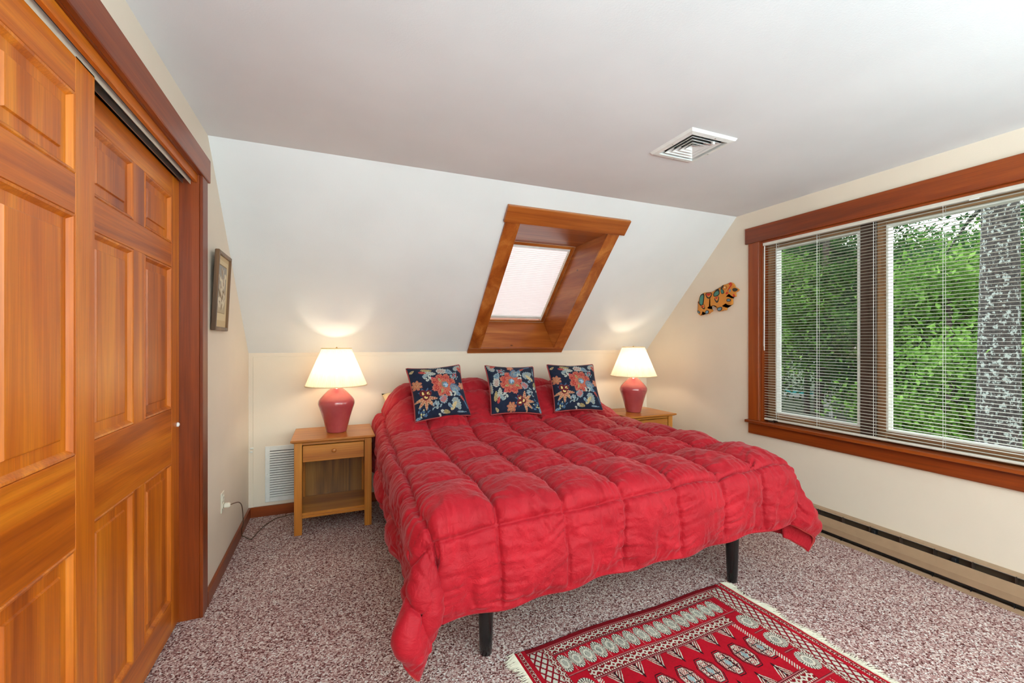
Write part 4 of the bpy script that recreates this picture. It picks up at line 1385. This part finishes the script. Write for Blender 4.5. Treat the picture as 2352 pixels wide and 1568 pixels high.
# =================================================================== CARVED BEAR PLAQUE
pl = empty('animal_plaque', (XR, 2.85, 1.72), label='carved orange animal plaque painted with teal, red and black shapes', cat='wall plaque')
pal = {k: plain('plaque_' + k, srgb(*c), 0.45) for k, c in dict(orange=(214, 138, 48), black=(40, 30, 22), teal=(66, 128, 116), red=(196, 42, 24), blue=(112, 142, 160), brown=(120, 56, 30), cream=(240, 224, 190)).items()}
def pq(a, b, d):
    return (XR - 0.004 - d, 3.13095 - 0.33077 * a / 1000, 1.97252 - 0.0300 * a / 1000 - 0.27273 * b / 1000)
def smooth2(pts, it=1):
    for _ in range(it):
        o = []
        for i in range(len(pts)):
            p, n = pts[i], pts[(i + 1) % len(pts)]
            o += [(p[0] * .75 + n[0] * .25, p[1] * .75 + n[1] * .25), (p[0] * .25 + n[0] * .75, p[1] * .25 + n[1] * .75)]
        pts = o
    return pts
body = [(1290, 275), (1350, 300), (1400, 370), (1412, 430), (1450, 450), (1548, 520), (1480, 580), (1420, 600), (1440, 690), (1445, 730), (1390, 745), (1320, 700), (1250, 630),
        (1200, 690), (1150, 740), (1280, 750), (1335, 800), (1340, 900), (1330, 990), (1250, 1005), (1180, 970), (1180, 930), (1060, 1010), (1040, 1045), (1140, 1060), (1160, 1110),
        (1150, 1170), (1060, 1165), (1030, 1195), (920, 1215), (860, 1130), (800, 990), (540, 1080), (560, 1130), (650, 1130), (710, 1190), (690, 1220), (620, 1260), (570, 1310),
        (500, 1310), (455, 1260), (370, 1220), (380, 1270), (320, 1380), (250, 1330), (200, 1270), (205, 1180), (240, 1020), (215, 930), (240, 870), (270, 760), (330, 660),
        (430, 590), (600, 580), (740, 575), (850, 490), (960, 470), (990, 420), (1070, 355), (1150, 345), (1240, 330)]
bm = bmesh.new(); extrude_poly(bm, smooth2(body), pq, 0.0, 0.020)
bmesh.ops.triangulate(bm, faces=[f for f in bm.faces if len(f.verts) > 4])
obj('carved_body', bm, pal['orange'], pl)
patches = [
    ('hip_patch', 'black', [(300, 680), (380, 618), (455, 622), (445, 800), (410, 1025), (330, 1045), (258, 990), (268, 820)], 0.021),
    ('hip_patch', 'teal', [(330, 700), (390, 655), (425, 690), (410, 850), (385, 1000), (340, 1010), (280, 950), (290, 800)], 0.0225),
    ('saddle', 'black', [(460, 596), (745, 586), (655, 785), (540, 795)], 0.021), ('saddle', 'orange', [(490, 615), (715, 610), (640, 745), (570, 752)], 0.022), ('saddle', 'red', [(505, 622), (698, 620), (650, 690), (550, 704)], 0.023),
    ('shoulder_patch', 'black', [(752, 620), (860, 496), (958, 486), (964, 690), (765, 750)], 0.021), ('shoulder_patch', 'teal', [(780, 650), (850, 560), (930, 545), (940, 660), (790, 720)], 0.0225),
    ('shoulder_patch', 'black', [(765, 768), (945, 698), (935, 870), (890, 940), (838, 922)], 0.021), ('shoulder_patch', 'orange', [(790, 762), (930, 708), (902, 860), (862, 872)], 0.022), ('shoulder_patch', 'red', [(808, 766), (912, 722), (890, 798), (850, 812)], 0.023),
    ('hip_patch', 'black', [(308, 1045), (442, 960), (484, 1130), (420, 1168)], 0.021), ('hip_patch', 'orange', [(330, 1040), (440, 985), (455, 1100), (420, 1122)], 0.022), ('hip_patch', 'red', [(350, 1045), (428, 1018), (422, 1085), (395, 1097)], 0.023),
    ('paw_patch', 'black', [(203, 1185), (305, 1238), (292, 1315), (203, 1282)], 0.021), ('paw_patch', 'blue', [(222, 1215), (285, 1248), (274, 1294), (222, 1270)], 0.0225),
    ('paw_patch', 'black', [(455, 1260), (530, 1165), (612, 1200), (604, 1295), (508, 1318)], 0.021), ('paw_patch', 'blue', [(482, 1258), (536, 1192), (588, 1212), (582, 1278), (514, 1294)], 0.0225),
    ('paw_patch', 'black', [(860, 1108), (1022, 1046), (1050, 1110), (1022, 1184), (918, 1214)], 0.021), ('paw_patch', 'blue', [(888, 1116), (1010, 1070), (1024, 1112), (1004, 1166), (926, 1190)], 0.0225),
    ('paw_patch', 'black', [(1176, 832), (1208, 790), (1314, 806), (1314, 884), (1188, 898)], 0.021), ('paw_patch', 'blue', [(1200, 838), (1220, 812), (1294, 824), (1294, 866), (1206, 876)], 0.0225),
    ('ear', 'black', [(1000, 440), (1068, 360), (1104, 378), (1062, 460), (1000, 524)], 0.022), ('neck_patch', 'black', [(996, 510), (1042, 466), (1108, 560), (1100, 628), (1042, 654), (996, 600)], 0.021), ('neck_patch', 'teal', [(1010, 515), (1042, 492), (1090, 564), (1084, 612), (1046, 634), (1010, 588)], 0.0225),
    ('cheek', 'red', [(1150, 640), (1195, 560), (1240, 620), (1180, 668)], 0.022), ('mouth', 'red', [(1195, 556), (1330, 330), (1372, 340), (1230, 540)], 0.022), ('nose', 'red', [(1255, 312), (1320, 280), (1352, 320), (1270, 384)], 0.022),
    ('teeth', 'black', [(1340, 500), (1440, 452), (1545, 520), (1420, 600)], 0.022), ('jaw', 'red', [(1378, 636), (1440, 690), (1440, 735), (1390, 742)], 0.022), ('cheek', 'blue', [(1265, 500), (1310, 490), (1310, 570), (1270, 600)], 0.022), ('haunch', 'brown', [(218, 925), (245, 868), (262, 985)], 0.022)]
for nm, c, poly, d in patches:
    bm = bmesh.new(); extrude_poly(bm, smooth2(poly), pq, 0.0195, d)
    obj(nm, bm, pal[c], pl)
for rad, c, d in ((66, 'brown', 0.0215), (58, 'orange', 0.0235), (20, 'cream', 0.0255)):
    bm = bmesh.new(); extrude_poly(bm, [(1135 + rad * math.cos(t) * 0.85, 440 + rad * math.sin(t)) for t in np.linspace(0, 6.2832, 21)[:-1]], pq, 0.0195, d)
    obj('eye', bm, pal[c], pl)

# =================================================================== OUTLET AND LAMP CORD
ot = empty('wall_outlet', (XL, 2.965, 0.355), label='ivory duplex wall outlet above the baseboard near the corner', cat='outlet')
box('cover_plate', (XL, 2.930, 0.352), (XL + 0.005, 3.000, 0.467), M['offwhite'], ot, 0.002)
for z in (0.388, 0.432):
    rc = box('receptacle', (XL + 0.005, 2.948, z - 0.014), (XL + 0.0075, 2.982, z + 0.014), M['offwhite'], ot, 0.003)
    for dy in (-0.006, 0.006):
        box('slot', (XL + 0.0074, 2.965 + dy - 0.001, z - 0.003), (XL + 0.0078, 2.965 + dy + 0.001, z + 0.006), M['dark'], rc)
ld = empty('lamp_cord', (XL + 0.03, 3.2, 0.0), label='thin brown lamp cord running from the outlet across the carpet', cat='cord')
box('plug', (XL + 0.008, 2.950, 0.376), (XL + 0.042, 2.980, 0.400), M['offwhite'], ld, 0.006)
ctrl = [(-0.562, 2.966, 0.388), (-0.545, 2.985, 0.388), (-0.532, 3.03, 0.375), (-0.53, 3.10, 0.335), (-0.54, 3.20, 0.255), (-0.555, 3.30, 0.16), (-0.57, 3.37, 0.096), (-0.578, 3.40, 0.082),
        (-0.583, 3.42, 0.06), (-0.584, 3.44, 0.012), (-0.570, 3.44, 0.004), (-0.545, 3.40, 0.004), (-0.525, 3.377, 0.004), (-0.512, 3.40, 0.004), (-0.500, 3.468, 0.004), (-0.464, 3.60, 0.004), (-0.405, 3.702, 0.004), (-0.334, 3.736, 0.004), (-0.27, 3.742, 0.004), (0.0, 3.765, 0.004)]
cp = []
for i in range(len(ctrl) - 1):
    a, b, c, d = [np.array(ctrl[min(max(i + k, 0), len(ctrl) - 1)]) for k in (-1, 0, 1, 2)]
    for t in np.linspace(0, 1, 5)[:-1]:
        cp.append(tuple(0.5 * ((2 * b) + (-a + c) * t + (2 * a - 5 * b + 4 * c - d) * t * t + (-a + 3 * b - 3 * c + d) * t ** 3)))
cp.append(ctrl[-1])
tube('cord', cp, 0.0028, M['cord'], ld, 6)

# =================================================================== ADDED FILL LAMPS, unseen behind the camera
def fill_lantern(loc, label):  # added glowing globe out of view, for fill light only
    r = empty('fill_lamp', (loc[0], loc[1], 0), label=label, cat='fill lamp', group='added globe fill lights')
    b = obj('base', lathe_bm([(0.0, 0.0), (0.15, 0.0), (0.15, 0.018), (0.02, 0.03), (0.0, 0.03)], 32), M['blackmetal'], r, smooth=40); b.location = (0, 0, 0)
    p = tube('pole', [(0, 0, 0.03), (0, 0, loc[2] - 0.2)], 0.012, M['blackmetal'], r); p.location = (0, 0, 0)
    R_ = 0.27
    prof = [(max(0.0, R_ * math.cos(a)) * (1 + 0.012 * (i % 2)), loc[2] + R_ * math.sin(a)) for i, a in enumerate(np.linspace(-1.35, 1.35, 37))]
    L = loc_power = FILL_LANTERN_WATTS / (4 * math.pi * R_ * R_ * math.pi)
    s = obj('fill_globe', lathe_bm(prof, 32, cap=True), mat_emit('fill_glow', (0.70, 0.91, 1.0), L), r, smooth=True); s.location = (0, 0, 0)
    return r


fill_lantern((2.65, -0.95, 1.50), 'added unseen fill light, a glowing globe on a black pole by the window wall')


def fill_uplighter(x, y, z, watts, label):  # added lamp out of view, bouncing fill light off the ceiling
    r = empty('fill_uplighter', (x, y, 0), label=label, cat='fill lamp', group='added upward fill lights')
    b = obj('base', lathe_bm([(0.0, 0.0), (0.14, 0.0), (0.14, 0.02), (0.02, 0.035), (0.0, 0.035)], 32), M['blackmetal'], r, smooth=40); b.location = (0, 0, 0)
    p = tube('pole', [(0, 0, 0.03), (0, 0, z - 0.09)], 0.012, M['blackmetal'], r); p.location = (0, 0, 0)
    w = obj('bowl', lathe_bm([(0.02, z - 0.10), (0.10, z - 0.075), (0.17, z - 0.03), (0.19, z + 0.01), (0.185, z + 0.01), (0.165, z - 0.024), (0.10, z - 0.066), (0.0, z - 0.09)], 40, cap=False), M['white'], r, smooth=40); w.location = (0, 0, 0)
    ld_ = bpy.data.lights.new('fill_light', 'AREA'); ld_.shape = 'DISK'; ld_.size = 0.30; ld_.energy = watts; ld_.color = FILL_UPLIGHT_COLOR
    lo = bpy.data.objects.new('fill_light', ld_); COL.objects.link(lo); lo.parent = r; lo.location = (0, 0, z - 0.015); lo.rotation_euler = (math.pi, 0, 0)
    return r


fill_uplighter(0.15, -1.75, 1.05, FILL_UPLIGHT_WATTS * 1.12, 'added unseen fill light in a torchiere bowl beyond the end of the closet')
fill_uplighter(1.75, -2.00, 1.05, FILL_UPLIGHT_WATTS * 0.72, 'added unseen fill light in a torchiere bowl near the baseboard heater end')

# =================================================================== OUTDOORS
GZ = -1.5
box('ground_outside', (4.0, -14, GZ - 0.4), (60, 50, GZ), M['soil'], kind='structure', label='green forest floor beyond the window', cat='ground')


def leaf_mesh(name, centres, size, flat=0.5, seed=0):
    r = np.random.default_rng(seed)
    n = len(centres)
    nz = r.normal(size=(n, 3)); nz[:, 2] = np.abs(nz[:, 2]) + flat
    nz /= np.linalg.norm(nz, axis=1, keepdims=True)
    a = np.cross(nz, r.normal(size=(n, 3))); a /= np.linalg.norm(a, axis=1, keepdims=True)
    b = np.cross(nz, a)
    s = (size * r.uniform(0.6, 1.35, (n, 1)))
    c = centres
    v = np.stack([c - a * s, c - b * s * 0.5 + nz * s * 0.12, c + a * s, c + b * s * 0.5 + nz * s * 0.12], 1).reshape(-1, 3)
    return np_mesh(name, v, np.arange(n * 4).reshape(-1, 4))


def tree(name, label, x, y, height, crown_lo, radius, nleaf, size, leafmat, barkmat, trunk=0.10, conifer=False, seed=0, group=None):
    r = np.random.default_rng(seed)
    t = empty(name, (x, y, GZ), label=label, cat='tree', group=group)
    k = 14
    lean = r.normal(0, 0.012, 2)
    pts = [(lean[0] * (height * i / k), lean[1] * (height * i / k), height * i / k) for i in range(k + 1)]
    tr_ = tube('trunk', pts, [trunk * (1.12 - 0.75 * i / k) for i in range(k + 1)], barkmat, t, 14); tr_.location = (0, 0, 0)
    cs = []
    nb = 34 if conifer else 26
    bmb = bmesh.new()
    for i in range(nb):
        f = (i + r.uniform(0, 1)) / nb
        h = crown_lo + (height - crown_lo) * f
        ang = r.uniform(0, 6.283)
        if conifer:
            L = radius * (1.05 - 0.85 * f) * r.uniform(0.7, 1.15); rise = -0.10
        else:
            L = radius * math.sqrt(max(0.05, 1 - (2 * f - 0.85) ** 2 / 1.4)) * r.uniform(0.6, 1.1); rise = 0.30
        d = np.array([math.cos(ang), math.sin(ang), rise])
        p0 = np.array([lean[0] * h, lean[1] * h, h])
        add_tube(bmb, [tuple(p0), tuple(p0 + d * L * 0.5), tuple(p0 + d * L + np.array([0, 0, -0.06 * L]))], [trunk * 0.22, trunk * 0.13, 0.008], 5)
        m = nleaf // nb
        u = r.uniform(0.18, 1.05, m) ** 0.8
        c = p0 + d * L * u[:, None]
        spread = (0.16 if conifer else 0.24) * radius
        c = c + r.normal(size=(m, 3)) * np.array([spread, spread, spread * (0.28 if conifer else 0.6)]) * (0.5 + 0.5 * u[:, None])
        cs.append(c)
    bo = obj('branches', bmb, barkmat, t, kind='stuff'); bo.location = (0, 0, 0)
    fo = obj('foliage', leaf_mesh('foliage', np.concatenate(cs), size, 0.2 if not conifer else 0.6, seed), leafmat, t, kind='stuff'); fo.location = (0, 0, 0)
    return t


tree('pine_tree', 'thick grey lichen-covered trunk standing close outside the window', 9.0, 3.115, 13.5, 4.9, 3.2, 9000, 0.055, M['leaf2'], M['bark'], 0.225, True, 2)
tree('hemlock_tree', 'slim dark-trunked evergreen tree seen through the left window pane', 14.0, 8.80, 12.5, 2.4, 2.6, 22000, 0.055, M['leaf2'], M['darkbark'], 0.12, True, 3)
spots = [  # x, y, height, crown start, radius, leaf kind
    (11.5, 4.6, 5.6, 0.6, 1.9, 1), (13.0, 6.4, 6.0, 0.5, 2.1, 0), (12.5, 9.0, 6.4, 0.6, 2.1, 1), (16.0, 6.0, 6.6, 1.0, 2.5, 1), (17.0, 8.6, 7.6, 1.2, 2.6, 0),
    (17.5, 11.4, 8.6, 1.2, 2.8, 0), (19.0, 5.2, 7.6, 1.5, 2.8, 0), (22.0, 9.6, 7.9, 1.5, 3.2, 0), (22.5, 13.6, 10.4, 1.6, 3.4, 2), (24.0, 6.6, 7.8, 1.6, 3.2, 2),
    (15.0, 3.4, 7.2, 0.8, 2.4, 0), (14.0, 11.6, 7.8, 1.0, 2.5, 0), (18.5, 16.0, 10.0, 1.5, 3.2, 0), (21.0, 3.0, 9.0, 1.4, 3.0, 1), (13.0, 1.2, 7.5, 1.0, 2.6, 0), (27.0, 17.0, 11.5, 2.0, 4.0, 0), (28.0, 11.0, 8.6, 2, 4.0, 0)]
lab = ['deep green leafy tree crowded among the others beyond the window', 'bright yellow-green maple standing beyond the window', 'blue-green evergreen tree in the dense woods beyond the window']
spots = [(x, y, h - 1.5, 2.1 if 0.60 < y / x < 0.76 and x < 21 else max(0.45, lo - 0.6), rad, kd) for x, y, h, lo, rad, kd in spots]
for i, (x, y, h, lo, rad, kd) in enumerate(spots):
    tree(('leafy_tree', 'maple_tree', 'evergreen_tree')[kd], lab[kd], x, y, h, lo, rad, 18000 if x < 20 else 14000, 0.060 if x < 20 else 0.09, M['leaf%d' % kd], M['darkbark'], 0.10, kd == 2, 20 + i,
         ('deep green trees in the woods', 'bright maples in the woods', 'evergreens in the woods')[kd])

# a covered boat and a boulder lying among the trees
bt = empty('covered_boat', (21.7, 14.55, GZ), label='small white boat under a teal cover on the ground among trees', cat='boat')
bm = bmesh.new()
rings = []
for i in range(11):
    t = -1 + 2 * i / 10
    wd = 0.45 * math.sqrt(max(0.02, 1 - t * t * 0.95))
    rings.append([bm.verts.new((wd * math.cos(a), 1.25 * t, 0.42 + 0.40 * math.sin(a) * (1 - 0.2 * t * t))) for a in np.linspace(math.pi, 2 * math.pi, 9)])
for A, B in zip(rings, rings[1:]):
    for k in range(8): bm.faces.new((A[k], A[k + 1], B[k + 1], B[k]))
ho = obj('hull', bm, M['white'], bt, smooth=True); ho.location = (0, 0, 0)
bm = bmesh.new()
rings = []
for i in range(11):
    t = -1 + 2 * i / 10
    wd = 0.47 * math.sqrt(max(0.02, 1 - t * t * 0.95))
    rings.append([bm.verts.new((wd * math.cos(a), 1.2 * t, 0.40 + 0.26 * math.sin(a) + 0.02 * math.sin(i * 2.1 + a * 3))) for a in np.linspace(0, math.pi, 9)])
for A, B in zip(rings, rings[1:]):
    for k in range(8): bm.faces.new((A[k], A[k + 1], B[k + 1], B[k]))
co = obj('cover', bm, plain('teal_tarp', srgb(60, 176, 176), 0.5), bt, smooth=True); co.location = (0, 0, 0)
bt.scale = (0.5, 0.5, 0.62)
bt.rotation_euler = (0, 0, math.radians(34))
gc = empty('garden_chair', (17.3, 10.62, GZ), label='white garden chair standing on the grass among the trees', cat='chair')
for nm, lo, hi in (('seat', (-0.24, -0.24, 0.40), (0.24, 0.24, 0.44)), ('backrest', (-0.24, 0.20, 0.44), (0.24, 0.24, 0.92)),
                   ('leg', (-0.23, -0.23, 0), (-0.18, -0.18, 0.40)), ('leg', (0.18, -0.23, 0), (0.23, -0.18, 0.40)), ('leg', (-0.23, 0.18, 0), (-0.18, 0.23, 0.40)), ('leg', (0.18, 0.18, 0), (0.23, 0.23, 0.40))):
    co = box(nm, lo, hi, M['white'], gc, 0.012); co.location = (0, 0, 0)
gc.rotation_euler = (0, 0, math.radians(-50))
